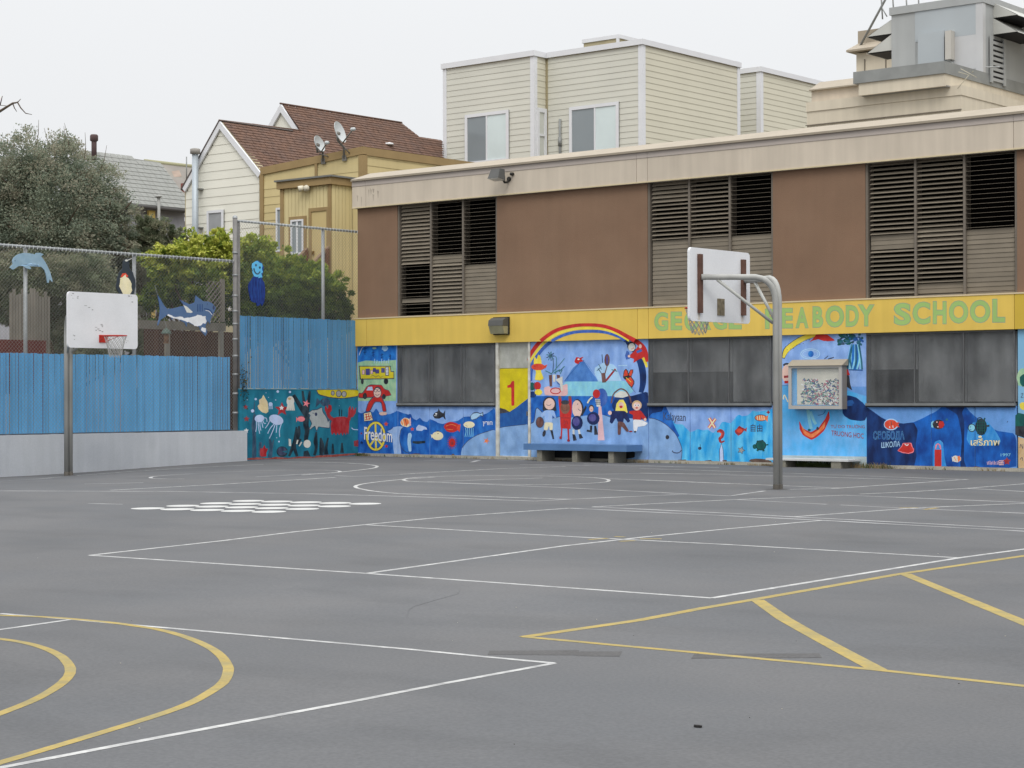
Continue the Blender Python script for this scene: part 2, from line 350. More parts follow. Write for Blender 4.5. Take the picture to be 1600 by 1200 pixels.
# upper storey: stucco panels between louver windows
LW = [(1.42, 4.48), (8.87, 11.97), (14.23, 17.38)]
for a, b in ((0.03, 1.37), (4.53, 8.82), (12.02, 14.18), (17.43, XR)):
    boxo('stucco_panel', a, b, 0, .298, ZBT - .03, ZF + .05, stucco, school)
modes = [['h' * 16 + 'o' * 9 + 'c' + 'o' * 4, 'o' * 14 + 'cc' + 'h' * 14, 'o' * 17 + 'c' * 13],
         ['h' * 5 + 'i' * 9 + 'c' * 16, 'i' * 14 + 'c' * 16, 'o' * 14 + 'c' * 16],
         ['i' * 16 + 'ccc' + 'i' * 9 + 'hh', 'i' * 15 + 'h' * 4 + 'i' * 8 + 'cch', 'o' * 16 + 'c' * 14]]
ANG = {'h': 42, 'i': 60, 'o': 84, 'c': 7}
for wi, (a, b) in enumerate(LW):
    lw = obj('louver_window', MB().box(a - .05, b + .05, .27, .299, ZBT - .03, ZF + .04, dark_in), school)
    fr = MB()
    for x in (a - .05, a + (b - a) / 3 - .022, a + 2 * (b - a) / 3 - .022, b): fr.box(x, x + .05, .02, .26, ZBT - .02, ZF + .03, mull_m)
    obj('frame', fr, lw)
    pitch = (ZF - ZBT) / 30
    w = (b - a) / 3 - .06
    sl_me = MB().box(-w / 2, w / 2, -.0025, .0025, -.052, .052, slat_m).mesh('slat')
    for c in range(3):
        xc = a + (b - a) * (c + .5) / 3 + (.012 if c == 0 else 0)
        for k in range(30):
            z = ZF - pitch * (k + .5); ang = ANG[modes[wi][c][k]] + random.uniform(-3, 3)
            o = inst('slat', sl_me, lw, (xc, .075, z), (math.radians(-ang), 0, math.radians(random.uniform(-.3, .3))))

# fascia and coping
for a, b in ((-.055, .405), (.415, 8.598), (8.608, 8.893), (8.903, 17.41), (17.42, XR + .05)):
    boxo('fascia_panel', a, b, -.10, .29, ZF, ZFT, fascia_m, school)
    c = MB(); c.extr([(a, -.10, ZFT + .001), (a, -.16, ZFT + .005), (a, -.165, ZFT + .05), (a, .55, ZFT + .27), (a, .7, ZFT + .27), (a, .7, ZFT + .001)], (b - a + .008, 0, 0), coping_m); obj('coping', c, school)
    boxo('fascia_flashing', a, b + .004, -.112, -.101, ZFT - .12, ZFT, coping_in, school)
boxo('fascia_drip', -.055, XR, -.115, -.101, ZF - .004, ZF + .022, M('drip', (198, 184, 150), var=.05), school)
R = random.Random(19); gm = M('grime', (172, 161, 146), rough=.9, var=.15, scale=6)
for x0, x1, n in ((.45, 1.0, 6), (.1, .35, 2)):
    for k in range(n):
        x, w, zt_, h = R.uniform(x0, x1), R.uniform(.01, .035), ZFT - R.uniform(.13, .4), R.uniform(.08, .3)
        obj('grime_streak', MB().add([(x - w, -.1004, zt_), (x + w, -.1004, zt_ - .02), (x + w * .4, -.1004, zt_ - h), (x - w * .3, -.1004, zt_ - h * .9)], [(0, 1, 2, 3)], gm), school)
# yellow band
for a, b in ((-.085, .405), (.415, 8.598), (8.608, 8.893), (8.903, 17.40), (17.41, XR)):
    boxo('yellow_band', a, b, -.08, -.001 if b < 0 else .28, ZB, ZBT, band_m if b < 17.5 else M('band_yellow_b', (196, 166, 62), var=.05, streak=.04), school)
boxo('band_cap', -.09, XR, -.092, .27, ZBT + .001, ZBT + .03, band_trim, school)

# lettering on the yellow band
fcu = bpy.data.curves.new('tmp', 'FONT'); fob = bpy.data.objects.new('tmp', fcu); COL.objects.link(fob)
def glyph(s, offset=0.0, shear=0.0):
    fcu.body = s; fcu.size = 1; fcu.offset = offset; fcu.shear = shear; fcu.resolution_u = 4; fcu.fill_mode = 'FRONT'
    bpy.context.view_layer.update()
    dg = bpy.context.evaluated_depsgraph_get(); ev = fob.evaluated_get(dg); me = ev.to_mesh()
    vs = [v.co.copy() for v in me.vertices]; fs = [list(p.vertices) for p in me.polygons]; ev.to_mesh_clear(); return vs, fs
def text_into(mb, s, mat, to3d, box, offset=0.0, lift=0.0, outline=None, slope=0.0, shear=0.0):
    """lay the outline of a string into box (x0,y0,x1,y1 in photo pixels) on a plane given by to3d(px,py,lift)"""
    base = None
    for off, m, l in ([(offset + outline[1], outline[0], lift)] if outline else []) + [(offset, mat, lift + .0005)]:
        vs, fs = glyph(s, off, shear)
        if not vs: return
        x0, x1 = min(v.x for v in vs), max(v.x for v in vs); y0, y1 = min(v.y for v in vs), max(v.y for v in vs)
        if base is None: base = (x0, x1, y0, y1)
        bx0, bx1, by0, by1 = base
        P = []
        for v in vs:
            u = (v.x - bx0) / (bx1 - bx0); w = (v.y - by0) / (by1 - by0)
            px = box[0] + (box[2] - box[0]) * u; py = box[3] + (box[1] - box[3]) * w + slope * (px - box[0])
            P.append(to3d(px, py, l))
        mb.add(P, fs, m)
lg, lgo = M('letter_green', (152, 184, 108), var=.06, rough=.8), M('letter_edge', (128, 146, 138), var=.05)
bandp = lambda px, py, l=0: F(px, py, -.0805 - l)
t1 = lambda x, y: (1010 + x / 5.333, 440 + y / 5.333)
t2 = lambda x, y: (1300 + x / 5.333, 440 + y / 5.333)
def letters(fn, seq):
    for ch, x0, x1, y0, y1 in seq:
        a = fn(x0, y0); b = fn(x1, y1); mb = MB()
        text_into(mb, ch, lg, bandp, (a[0], a[1], b[0], b[1]), offset=.034, outline=(lgo, .017))
        obj('painted_letter', mb, school)
letters(t1, [('G', 65, 182, 252, 412), ('E', 202, 298, 250, 405), ('O', 316, 436, 246, 410), ('R', 450, 540, 242, 402), ('G', 552, 672, 236, 402), ('E', 686, 795, 234, 398),
             ('P', 988, 1090, 225, 396), ('E', 1120, 1222, 219, 391), ('A', 1242, 1352, 212, 389), ('B', 1384, 1474, 205, 385), ('O', 1492, 1648, 198, 383)])
letters(t2, [('D', 114, 224, 195, 378), ('Y', 214, 356, 190, 373), ('S', 514, 660, 176, 366), ('C', 670, 820, 166, 358), ('H', 840, 955, 162, 355), ('O', 974, 1136, 156, 350), ('O', 1148, 1320, 151, 346), ('L', 1335, 1444, 143, 342)])

# ---------------- lower storey: painted wall panels, screens, door
PC = {}
def C(name, rgb, rgb2=None, **k):
    kw = dict(rough=.7, var=.12, scale=3.5, fine=.06, mixscale=6, stretch=(1.6, 1.6, .9)); kw.update(k)
    if rgb2 is None: rgb2 = tuple(int(c + (235 - c) * .16) for c in rgb)
    PC[name] = M('paint_' + name, rgb, rgb2=rgb2, **kw); return PC[name]
C('lb', (122, 158, 216), (146, 180, 232), mixscale=3); C('lb2', (104, 152, 214), (96, 146, 206)); C('water', (16, 78, 164), (44, 116, 200), mixscale=3.2); C('water2', (14, 112, 200), (30, 90, 170), mixscale=3)
C('cyan', (36, 156, 222), (96, 190, 232), mixscale=2.6, stretch=(3, 3, .8)); C('cyan2', (74, 166, 224), (112, 176, 230), mixscale=2.4, stretch=(2, 2, .8)); C('navy', (8, 32, 78), (20, 60, 122), mixscale=3); C('navy2', (22, 32, 74), (30, 46, 96))
C('mid', (22, 100, 190), (8, 58, 134), mixscale=2.4); C('glow', (40, 130, 204), (70, 150, 212)); C('whale', (118, 154, 200), (138, 174, 218), mixscale=3); C('whale2', (146, 178, 226)); C('hill', (38, 92, 160), (30, 78, 146)); C('darkhill', (54, 52, 58))
C('yellow', (206, 190, 22), (200, 182, 30)); C('yel2', (226, 206, 60)); C('red', (196, 50, 44), (182, 40, 40)); C('red2', (206, 66, 44), (216, 84, 60), mixscale=8); C('dred', (140, 34, 40)); C('pink', (232, 120, 130)); C('rose', (222, 176, 176)); C('peach', (222, 186, 172)); C('cream', (228, 218, 178)); C('white', (222, 224, 226)); C('palewhite', (206, 206, 198))
C('black', (30, 32, 40)); C('ink', (44, 54, 82)); C('brown', (96, 60, 56)); C('skinbrown', (120, 74, 56)); C('green', (140, 184, 150), (170, 200, 160)); C('dgreen', (22, 92, 84), (18, 70, 72)); C('leaf', (70, 128, 128), (52, 98, 120)); C('orange', (222, 110, 56), (232, 140, 90), mixscale=9)
C('skydeep', (40, 124, 204), (30, 96, 180)); C('ltblue', (160, 200, 232)); C('aqua', (140, 204, 218), (124, 190, 220)); C('gray', (150, 152, 152)); C('basegray', (160, 176, 180)); C('purple', (66, 62, 130)); C('rainblue', (48, 88, 170)); C('blonde', (232, 214, 84)); C('tan', (196, 164, 120)); C('transom', (160, 161, 152)); C('mount', (80, 132, 200), (66, 116, 186)); C('teal', (32, 122, 146), (20, 100, 126), mixscale=2); C('tealdark', (20, 84, 108)); C('slate', (38, 66, 92)); C('seaweed', (16, 34, 46)); C('sand', (212, 194, 150)); C('brick', (140, 62, 52)); C('bus', (206, 188, 26)); C('lavender', (178, 196, 232)); C('shark', (160, 168, 168)); C('crab', (158, 28, 34)); C('paleblue', (150, 178, 236))

_JR = random.Random(77)
def soften(pts, q=.18):
    """round the corners of a hand-painted outline"""
    if len(pts) < 7: return pts
    out = []
    for i, (x, y) in enumerate(pts):
        x0, y0 = pts[i - 1]; x1, y1 = pts[(i + 1) % len(pts)]; a = ((x0 - x) * q, (y0 - y) * q); b = ((x1 - x) * q, (y1 - y) * q)
        j = lambda: _JR.uniform(-1.6, 1.6)
        out += [(x + a[0] + j(), y + a[1] + j()), (x + (a[0] + b[0]) * .28 + j(), y + (a[1] + b[1]) * .28 + j()), (x + b[0] + j(), y + b[1] + j())]
    return out
def spline(pts, n=4):
    if len(pts) < 3: return list(pts)
    out = []
    for i in range(len(pts) - 1):
        p0, p1, p2, p3 = pts[max(i - 1, 0)], pts[i], pts[i + 1], pts[min(i + 2, len(pts) - 1)]
        for k in range(n):
            t = k / n; out.append(tuple(.5 * (2 * b + (c - a) * t + (2 * a - 5 * b + 4 * c - d) * t * t + (3 * b - a - 3 * c + d) * t ** 3) for a, b, c, d in zip(p0, p1, p2, p3)))
    out.append(tuple(pts[-1])); return out
class Fig:
    """a painted figure: thin coats of paint laid one over the other on its wall"""
    def __init__(s, to3d, lift=.004): s.mb = MB(); s.p = to3d; s.l = lift * .3
    def poly(s, col, pts, raw=False):
        s.l += .0002; m = PC[col] if isinstance(col, str) else col
        if 7 <= len(pts) < 60 and not raw: pts = soften(pts)
        s.mb.add([s.p(x, y, s.l) for x, y in pts], [tuple(range(len(pts)))], m); return s
    def ell(s, col, x, y, rx, ry, rot=0, n=14, wob=0):
        c, d = math.cos(rot), math.sin(rot); pts = []
        for k in range(n):
            a = 2 * math.pi * k / n; f = 1 + random.uniform(-wob, wob); u, v = rx * math.cos(a) * f, ry * math.sin(a) * f; pts.append((x + u * c - v * d, y + u * d + v * c))
        return s.poly(col, pts, True)
    def ring(s, col, x, y, rx, ry, w, a0=0, a1=360, n=18):
        return s.stroke(col, [(x + rx * math.cos(math.radians(a0 + (a1 - a0) * k / n)), y + ry * math.sin(math.radians(a0 + (a1 - a0) * k / n))) for k in range(n + 1)], w)
    def star(s, col, x, y, r, n=5, inner=.45, rot=-90):
        return s.poly(col, [(x + r * (1 if k % 2 == 0 else inner) * math.cos(math.radians(rot + 180 * k / n)), y + r * (1 if k % 2 == 0 else inner) * math.sin(math.radians(rot + 180 * k / n))) for k in range(2 * n)], True)
    def stroke(s, col, pts, w):
        s.l += .0002; m = PC[col]; vs = []
        if 3 <= len(pts) <= 14:
            q3 = spline([(x, y, w[i] if isinstance(w, (list, tuple)) else w) for i, (x, y) in enumerate(pts)]); pts = [(a[0], a[1]) for a in q3]; w = [a[2] for a in q3]
        for i, (x, y) in enumerate(pts):
            x0, y0 = pts[max(i - 1, 0)]; x1, y1 = pts[min(i + 1, len(pts) - 1)]; dx, dy = x1 - x0, y1 - y0; q = math.hypot(dx, dy) or 1
            ww = w[i] if isinstance(w, (list, tuple)) else w; nx, ny = -dy / q * ww / 2, dx / q * ww / 2
            vs += [s.p(x + nx, y + ny, s.l), s.p(x - nx, y - ny, s.l)]
        s.mb.add(vs, [(2 * i, 2 * i + 1, 2 * i + 3, 2 * i + 2) for i in range(len(pts) - 1)], m); return s
    def text(s, st, col, box, offset=.01, outline=None, slope=0, shear=0):
        s.l += .0003; text_into(s.mb, st, PC[col], s.p, box, offset, s.l, (PC[outline[0]], outline[1]) if outline else None, slope, shear); s.l += .0006; return s
    def done(s, name, parent): return obj(name, s.mb, parent)
def wallplane(ox, oy, sc): return lambda x, y, l=0: F(ox + x / sc, oy + y / sc, -l)
z6, z7, z8, b1, b2 = wallplane(550, 500, 5.4536), wallplane(770, 490, 5.714), wallplane(1000, 500, 5.218), wallplane(1190, 500, 5.0), wallplane(1340, 500, 5.0)
def clipx(poly, x0, x1):
    for lim, sg in ((x0, 1), (x1, -1)):
        out = []
        for i, a in enumerate(poly):
            b = poly[(i + 1) % len(poly)]; da, db = (a[0] - lim) * sg, (b[0] - lim) * sg
            if da >= 0: out.append(a)
            if (da >= 0) != (db >= 0): t = da / (da - db); out.append((lim, a[1] + (b[1] - a[1]) * t))
        poly = out
        if not poly: return []
    return poly
panels = []
def panel(x0, x1, z0, z1, mat, name='wall_panel'):
    p = boxo(name, x0 + .006, x1 - .006, 0, .06, z0, z1, mat, school); panels.append((x0, x1, p)); return p
ZS = 1.50                                                       # sill height
boxo('backing_wall', 0.0, XR, .061, .299, .1, 1.42, M('backing', (70, 84, 104), var=.1), school)
for a, b in ((0, 1.36), (4.60, 8.82), (12.02, 14.19), (17.42, XR)): boxo('backing_wall', a, b, .061, .298, 1.421, ZB - .01, M('backing', (70, 84, 104)), school)
lbm = PC['lb']
pA = panel(.0, 1.38, .318, ZB, lbm)
uw1 = [panel(1.38, 2.42, .318, ZS, lbm), panel(2.42, 3.48, .318, ZS, lbm), panel(3.48, 4.50, .318, ZS, lbm)]
pB = panel(5.53, 8.84, .318, ZB, lbm)
uw2 = [panel(8.84, 9.93, .318, ZS, lbm), panel(9.93, 10.97, .318, ZS, lbm), panel(10.97, 12.0, .318, ZS, lbm)]
pC = panel(12.0, 14.2, .318, ZB, PC['lb2'])
uw3 = [panel(14.2, 15.62, .318, ZS, PC['lb2']), panel(15.62, 16.55, .318, ZS, PC['lb2']), panel(16.55, 17.41, .318, ZS, PC['lb2'])]
pD = panel(17.43, 20.6, .318, ZB, M('paint_right', (126, 176, 208), var=.06))
for k in range(8): panel(20.6 + 3.175 * k, 20.6 + 3.175 * (k + 1), .318, ZB, PC['lb' if k % 2 else 'lb2'])
STRETCH = {}
def wash(pl, col, pts, name='painted_water', lift=.0015):
    """a broad coat of paint that runs across several wall panels: cut at each joint"""
    lift *= .3; pts = soften(pts); P = [pl(x, y, lift) for x, y in pts]; ring = [(p.x, p.z) for p in P]; lim = STRETCH[pl]
    for x0, x1, p in panels:
        if x1 < lim[0] + .1 or x0 > lim[1] - .1: continue
        r = clipx(ring, x0 + .006, x1 - .006)
        if len(r) < 3: continue
        zc = .319
        obj(name, MB().add([(x, -lift, max(z, zc)) for x, z in r], [tuple(range(len(r)))], PC[col]), p)

STRETCH.update({z6: (0, 4.5), z7: (5.53, 8.84), z8: (8.84, 12.0), b1: (12.0, 14.2), b2: (14.2, 17.41)})
# --- wall left of the first window
wash(z6, 'skydeep', [(50, 205), (376, 205), (376, 350), (50, 365)], 'painted_sky'); wash(z6, 'green', [(50, 362), (120, 345), (240, 352), (376, 340), (376, 690), (50, 690)], 'painted_grass', .0022)
wash(z6, 'water', [(40, 775), (75, 795), (100, 788), (130, 762), (180, 790), (205, 752), (235, 790), (280, 806), (330, 800), (360, 786), (388, 772), (440, 796), (475, 805), (500, 800), (520, 840), (550, 856), (580, 830), (605, 862), (640, 870), (665, 845), (700, 856), (740, 880), (775, 885), (830, 868), (900, 860), (950, 825), (1000, 822), (1050, 845), (1100, 815), (1160, 790), (1222, 742), (1222, 1200), (40, 1200)])
f = Fig(z6)
for x, y, r in ((110, 250, 30), (180, 280, 22), (255, 300, 20), (325, 310, 18)):
    f.stroke('navy', [(x, y - r), (x, y + r * 1.6)], 5); f.stroke('navy', [(x - r * .6, y), (x + r * .6, y - r * .3)], 5); f.stroke('navy', [(x - r * .5, y + r), (x + r * .6, y + r * .7)], 4)
f.ell('ltblue', 280, 240, 30, 24, wob=.2); f.ell('green', 190, 240, 18, 9); f.stroke('palewhite', [(60, 300), (85, 240), (110, 222)], 5)
for k in range(7): f.stroke('ltblue', [(190 + k * 20, 370), (194 + k * 20, 330 + 10 * (k % 3))], 5)
f.done('painted_trees', pA)
f = Fig(z6); f.poly('ink', [(58, 390), (330, 390), (336, 436), (360, 436), (360, 503), (66, 508)]); f.poly('bus', [(66, 397), (324, 397), (330, 442), (354, 443), (354, 496), (76, 500)])
for q in ((88, 428, 106, 462), (118, 418, 150, 466), (160, 430, 176, 458), (182, 412, 200, 440), (202, 424, 228, 452), (252, 412, 276, 446)): f.poly('ink', [(q[0] - 3, q[1] - 3), (q[2] + 3, q[1] - 3), (q[2] + 3, q[3] + 3), (q[0] - 3, q[3] + 3)]); f.poly('purple' if q[0] not in (88, 160) else 'rose', [(q[0], q[1]), (q[2], q[1]), (q[2], q[3]), (q[0], q[3])])
f.poly('ink', [(284, 400), (314, 400), (314, 474), (284, 474)]); f.poly('white', [(289, 405), (309, 405), (309, 468), (289, 468)]); f.ring('purple', 299, 422, 6, 9, 3); f.ring('purple', 299, 450, 6, 10, 3)
f.stroke('ink', [(160, 482), (180, 470), (200, 486), (225, 474), (240, 488), (265, 476)], 3)
f.ell('black', 88, 522, 12, 26); f.ell('black', 290, 522, 19, 26); f.done('painted_bus', pA)
f = Fig(z6, .006); f.poly('ink', [(55, 620), (88, 622), (122, 566), (150, 550), (252, 550), (278, 588), (314, 597), (340, 643), (270, 655), (55, 668)]); f.poly('red', [(58, 626), (92, 626), (126, 571), (152, 556), (250, 556), (275, 593), (310, 602), (334, 640), (270, 650), (58, 663)])
f.poly('lavender', [(122, 600), (138, 570), (172, 568), (178, 600)]); f.ell('black', 110, 648, 18, 28); f.ell('black', 272, 652, 16, 22); f.done('painted_car', pA)
f = Fig(z6, .012); f.poly('ink', [(114, 782), (135, 705), (180, 648), (255, 650), (285, 720), (294, 782), (262, 782), (246, 700), (196, 700), (152, 782)]); f.poly('red', [(119, 778), (140, 708), (184, 654), (251, 656), (280, 722), (289, 778), (266, 778), (250, 694), (192, 694), (149, 778)])
f.ell('ink', 216, 618, 35, 46); f.ell('peach', 216, 620, 31, 41); f.stroke('black', [(190, 592), (205, 574), (230, 574), (244, 592)], 7); f.ring('ink', 202, 602, 12, 12, 4); f.ring('ink', 230, 598, 12, 12, 4); f.ring('ink', 216, 625, 18, 16, 4, 20, 160)
f.ell('peach', 265, 797, 34, 15, wob=.1); f.done('painted_child', pA)
f = Fig(z6, .008); f.poly('ink', [(96, 793), (162, 780), (182, 856), (102, 866)]); f.poly('cream', [(101, 797), (159, 785), (176, 853), (106, 861)])
for a in (((112, 806), (150, 798)), ((120, 800), (126, 850)), ((110, 828), (152, 822)), ((140, 805), (150, 850)), ((112, 850), (160, 840)), ((156, 812), (166, 836))): f.stroke('red', a, 7)
f.done('painted_paper', pA)
f = Fig(z6, .006); f.ring('ink', 202, 990, 75, 116, 26, n=26); f.ring('yel2', 202, 990, 75, 116, 16, n=26); f.stroke('yel2', [(200, 880), (204, 1100)], 15); f.stroke('yel2', [(202, 1000), (150, 1075)], 15); f.stroke('yel2', [(204, 1000), (258, 1070)], 15); f.done('peace_sign', pA)
f = Fig(lambda x, y, l=0: F(x, y, -l), .013); f.text('Freedom', 'white', (550 + 103 / 5.4536, 500 + 908 / 5.4536, 550 + 342 / 5.4536, 500 + 1022 / 5.4536), .012, ('ink', .014), slope=.1); f.done('painted_word', pA)
for x, y, r, c in ((290, 886, 22, 'red2'), (80, 966, 12, 'dred'), (293, 1075, 18, 'red'), (82, 1045, 17, 'navy')): Fig(z6).star(c, x, y, r).done('painted_starfish', pA)
f = Fig(z6, .0035); 
tail = [(300, 945), (335, 930), (350, 914), (395, 905), (440, 912), (418, 935), (405, 1000), (412, 1060), (420, 1160), (360, 1160), (352, 1080), (345, 1010), (320, 962)]
wash(z6, 'whale2', tail, 'whale_tail', .003); f = Fig(z6, .0032); f.stroke('ink', [(440, 912), (418, 935), (405, 1000), (415, 1070), (450, 1120), (490, 1135)], 5); f.stroke('ink', [(300, 945), (335, 930), (350, 914)], 4); f.done('painted_outline', uw1[0])
f = Fig(z6, .003); f.poly('ltblue', [(478, 968), (500, 960), (512, 985), (500, 1030), (506, 1120), (482, 1120), (472, 1040)]); f.done('painted_seaweed', uw1[0])
f = Fig(z6); f.ell('cream', 460, 872, 44, 40, wob=.12); f.ell('orange', 452, 870, 34, 32); f.stroke('cream', [(430, 848), (440, 900)], 8); f.stroke('dred', [(452, 840), (466, 905)], 6); f.poly('rose', [(485, 850), (500, 830), (502, 905), (486, 890)]); f.done('painted_fish', uw1[0])
Fig(z6).star('red2', 513, 930, 19).done('painted_starfish', uw1[0])
f = Fig(z6); f.poly('lavender', [(545, 920), (570, 890), (590, 900), (632, 915), (640, 935), (615, 930), (590, 948), (550, 940)]); f.done('painted_fish', uw1[0])
Fig(z6).stroke('seaweed', [(516, 1040), (560, 1044), (625, 1038)], [16, 24, 18]).done('painted_submarine', uw1[0])
f = Fig(z6); f.poly('black', [(690, 815), (705, 790), (732, 776), (740, 752), (750, 778), (778, 795), (796, 768), (792, 810), (798, 852), (775, 824), (740, 842), (705, 840)]); f.ell('white', 717, 800, 9, 7); f.stroke('white', [(700, 815), (722, 815)], 4); f.done('painted_orca', uw1[1])
f = Fig(z6); f.poly('ink', [(700, 960), (730, 940), (770, 960)]); f.ell('cream', 730, 987, 48, 37); f.poly('cream', [(690, 985), (670, 970), (680, 1010)]); f.ell('black', 733, 968, 5, 4); f.done('painted_fish', uw1[1])
f = Fig(z6); f.ell('red', 850, 912, 66, 44, wob=.06); f.poly('red2', [(900, 900), (925, 885), (918, 955), (890, 930)]); f.stroke('orange', [(800, 905), (850, 890), (890, 905)], 5); f.stroke('orange', [(805, 930), (860, 935)], 5); f.done('painted_fish', uw1[1])
f = Fig(z6)
for k in range(18):
    a = k / 18 * 6.283; f.stroke('red', [(853 + 24 * math.cos(a), 1045 + 30 * math.sin(a)), (853 + 42 * math.cos(a), 1045 + 56 * math.sin(a))], 3)
f.ell('red', 853, 1045, 28, 36); f.ell('dred', 853, 1050, 12, 16); f.done('painted_urchin', uw1[1])
f = Fig(z6)
for k in range(5): f.stroke('aqua', [(965 + k * 17, 918), (972 + k * 15, 950), (962 + k * 17, 995)], 5)
f.ell('cream', 998, 892, 48, 28); f.stroke('ink', [(965, 900), (985, 905)], 3); f.done('painted_jellyfish', uw1[2])
f = Fig(z6); f.poly('ink', [(1005, 822), (1030, 790), (1070, 785), (1095, 795), (1118, 780), (1120, 828), (1095, 815), (1060, 845), (1015, 856)]); f.poly('ltblue', [(1010, 822), (1034, 796), (1068, 791), (1095, 802), (1112, 790), (1114, 818), (1092, 810), (1058, 838), (1018, 850)]); f.done('painted_fish', uw1[2])
f = Fig(lambda x, y, l=0: F(x, y, -l), .004); f.text('\u05df\u05d9\u05e8\u05d5\u05d7', 'white', (550 + 1115 / 5.4536, 500 + 864 / 5.4536, 550 + 1196 / 5.4536, 500 + 906 / 5.4536), .016); f.done('painted_word', uw1[2])
wash(z6, 'whale', [(925, 1200), (928, 1130), (938, 1090), (960, 1060), (1000, 1020), (1080, 975), (1230, 928), (1230, 1200)], 'painted_whale', .003)
f = Fig(z6, .0036); f.stroke('ink', [(938, 1090), (960, 1060), (1000, 1020), (1080, 975), (1205, 934)], 5); f.done('painted_outline', uw1[2])
Fig(z6, .005).star('orange', 1146, 1030, 30, inner=.35, rot=-70).done('painted_starfish', uw1[2])

# --- white post, door and transom
wp = M('white_trim', (214, 214, 206), rough=.7, var=.1, scale=3, rgb2=(176, 172, 160), mixscale=4)
boxo('door_post', 4.505, 4.585, -.03, .06, .315, ZB, wp, school); boxo('door_post', 5.465, 5.525, -.02, .06, .315, ZB, wp, school)
boxo('transom', 4.59, 5.46, .02, .05, 2.36, ZB, PC['transom'], school)
door = boxo('door', 4.592, 5.458, .015, .06, .33, 2.35, PC['yellow'], school)
boxo('threshold', 4.586, 5.464, -.02, .06, .3155, .329, wp, school)
dp = lambda x, y, l=0: F(550 + x / 5.4536, 500 + y / 5.4536, .015 - l)
def dwash(col, pts, lift, name):
    lift *= .3
    r = clipx([(p.x, p.z) for p in (dp(x, y, lift) for x, y in pts)], 4.593, 5.457)
    obj(name, MB().add([(x, .015 - lift, max(z, .331)) for x, z in r], [tuple(range(len(r)))], PC[col]), door)
dwash('hill', [(1228, 800), (1340, 785), (1400, 745), (1500, 668), (1500, 1200), (1228, 1200)], .0015, 'painted_hill'); dwash('darkhill', [(1228, 752), (1260, 748), (1310, 762), (1345, 785), (1228, 802)], .0022, 'painted_rock'); dwash('whale', [(1228, 922), (1340, 905), (1500, 888), (1500, 1200), (1228, 1200)], .0022, 'painted_whale')
f = Fig(dp, .0025); f.stroke('ink', [(1240, 920), (1340, 905), (1482, 890)], 4); f.done('painted_outline', door)
Fig(dp, .003).poly('red', [(1324, 556), (1350, 548), (1363, 520), (1384, 520), (1384, 730), (1357, 730), (1357, 572), (1324, 578)]).done('painted_number', door)
boxo('lock', 5.40, 5.43, .0, .0149, 1.26, 1.36, M('lock_metal', (120, 116, 108), metal=.6, rough=.4), door)

# --- window screens
mesh_m = M('screen_mesh', (118, 120, 121), rough=.8, var=.16, scale=1.3, rgb2=(84, 86, 88), mixscale=1.1, streak=.28, fine=.06, trans=.62)
fr_m = M('screen_frame', (92, 93, 94), rough=.7, var=.12, scale=3); sill_m = M('screen_sill', (118, 120, 120), rough=.7, var=.12, scale=4)
gl_d, gl_l = M('window_glass_dark', (9, 10, 11), rough=.3, var=.1), M('window_blind', (186, 188, 188), rough=.7, var=.2, scale=1.1, rgb2=(110, 112, 114), mixscale=.9, stretch=(1.6, 1, .9))
for wi, (a, b, dark, right) in enumerate(((1.39, 4.46, (), .0), (8.86, 11.965, (0, 1), 0), (14.22, 17.37, (0,), 0))):
    ws = obj('window_screen', MB().box(a, b, .17, .2, ZS, ZB - .005, M('window_back', (60, 62, 63), var=.1)), school)
    w = (b - a) / 3
    for k in range(3):
        x0, x1 = a + k * w + .06, a + (k + 1) * w - .06
        x0, x1 = a + k * w + .01, a + (k + 1) * w - .01
        zd = 2.22 if k in dark else ZS + .08
        boxo('pane', x0, x1, .14, .168, zd, ZB - .03, gl_l, ws)
        if k in dark: boxo('pane', x0, x1, .14, .168, ZS + .08, zd - .004, gl_d, ws)
        boxo('screen_panel', a + k * w + .02, a + (k + 1) * w - .02, -.012, -.008, ZS + .055, ZB - .01, mesh_m, ws)
    f = MB()
    for k in range(4): f.box(a + k * w - .012, a + k * w + .012, -.02, .02, ZS + .05, ZB - .006, fr_m)
    f.box(a, b, -.028, -.013, ZB - .04, ZB - .007, fr_m); obj('screen_frame', f, ws)
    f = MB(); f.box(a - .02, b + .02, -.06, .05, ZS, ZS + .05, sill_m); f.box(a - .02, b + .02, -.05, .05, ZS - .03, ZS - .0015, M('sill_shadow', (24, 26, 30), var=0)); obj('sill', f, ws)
f = Fig(z6, .014); f.poly('gray', [(432, 690), (450, 655), (478, 635), (486, 608), (498, 650), (490, 690)]); f.done('dust_mark', school)

# --- great panel with the rainbow
wash(z7, 'water', [(295, 735), (1390, 735), (1390, 1000), (295, 1000)], 'painted_water', .0015); wash(z7, 'navy', [(1240, 735), (1390, 690), (1390, 960), (1200, 930), (1100, 900), (1060, 820), (1100, 740)], 'painted_water', .0021)
wash(z7, 'whale', [(295, 990), (360, 972), (374, 935), (383, 862), (398, 842), (440, 880), (500, 935), (600, 920), (700, 930), (850, 908), (960, 898), (1040, 920), (1200, 935), (1395, 950), (1395, 1330), (295, 1330)], 'painted_whale', .0027)
f = Fig(z7, .0032); f.stroke('ink', [(305, 988), (360, 972), (374, 935), (383, 862), (398, 842), (440, 880)], 6); f.stroke('ink', [(530, 935), (600, 920)], 5); f.stroke('ink', [(1000, 905), (1050, 925)], 5); f.done('painted_outline', pB)
f = Fig(z7, .003); f.poly('aqua', [(655, 605), (960, 598), (1190, 600), (1260, 690), (1200, 736), (470, 736), (640, 625)]); f.poly('mount', [(636, 606), (715, 485), (790, 420), (815, 415), (865, 480), (950, 606)])
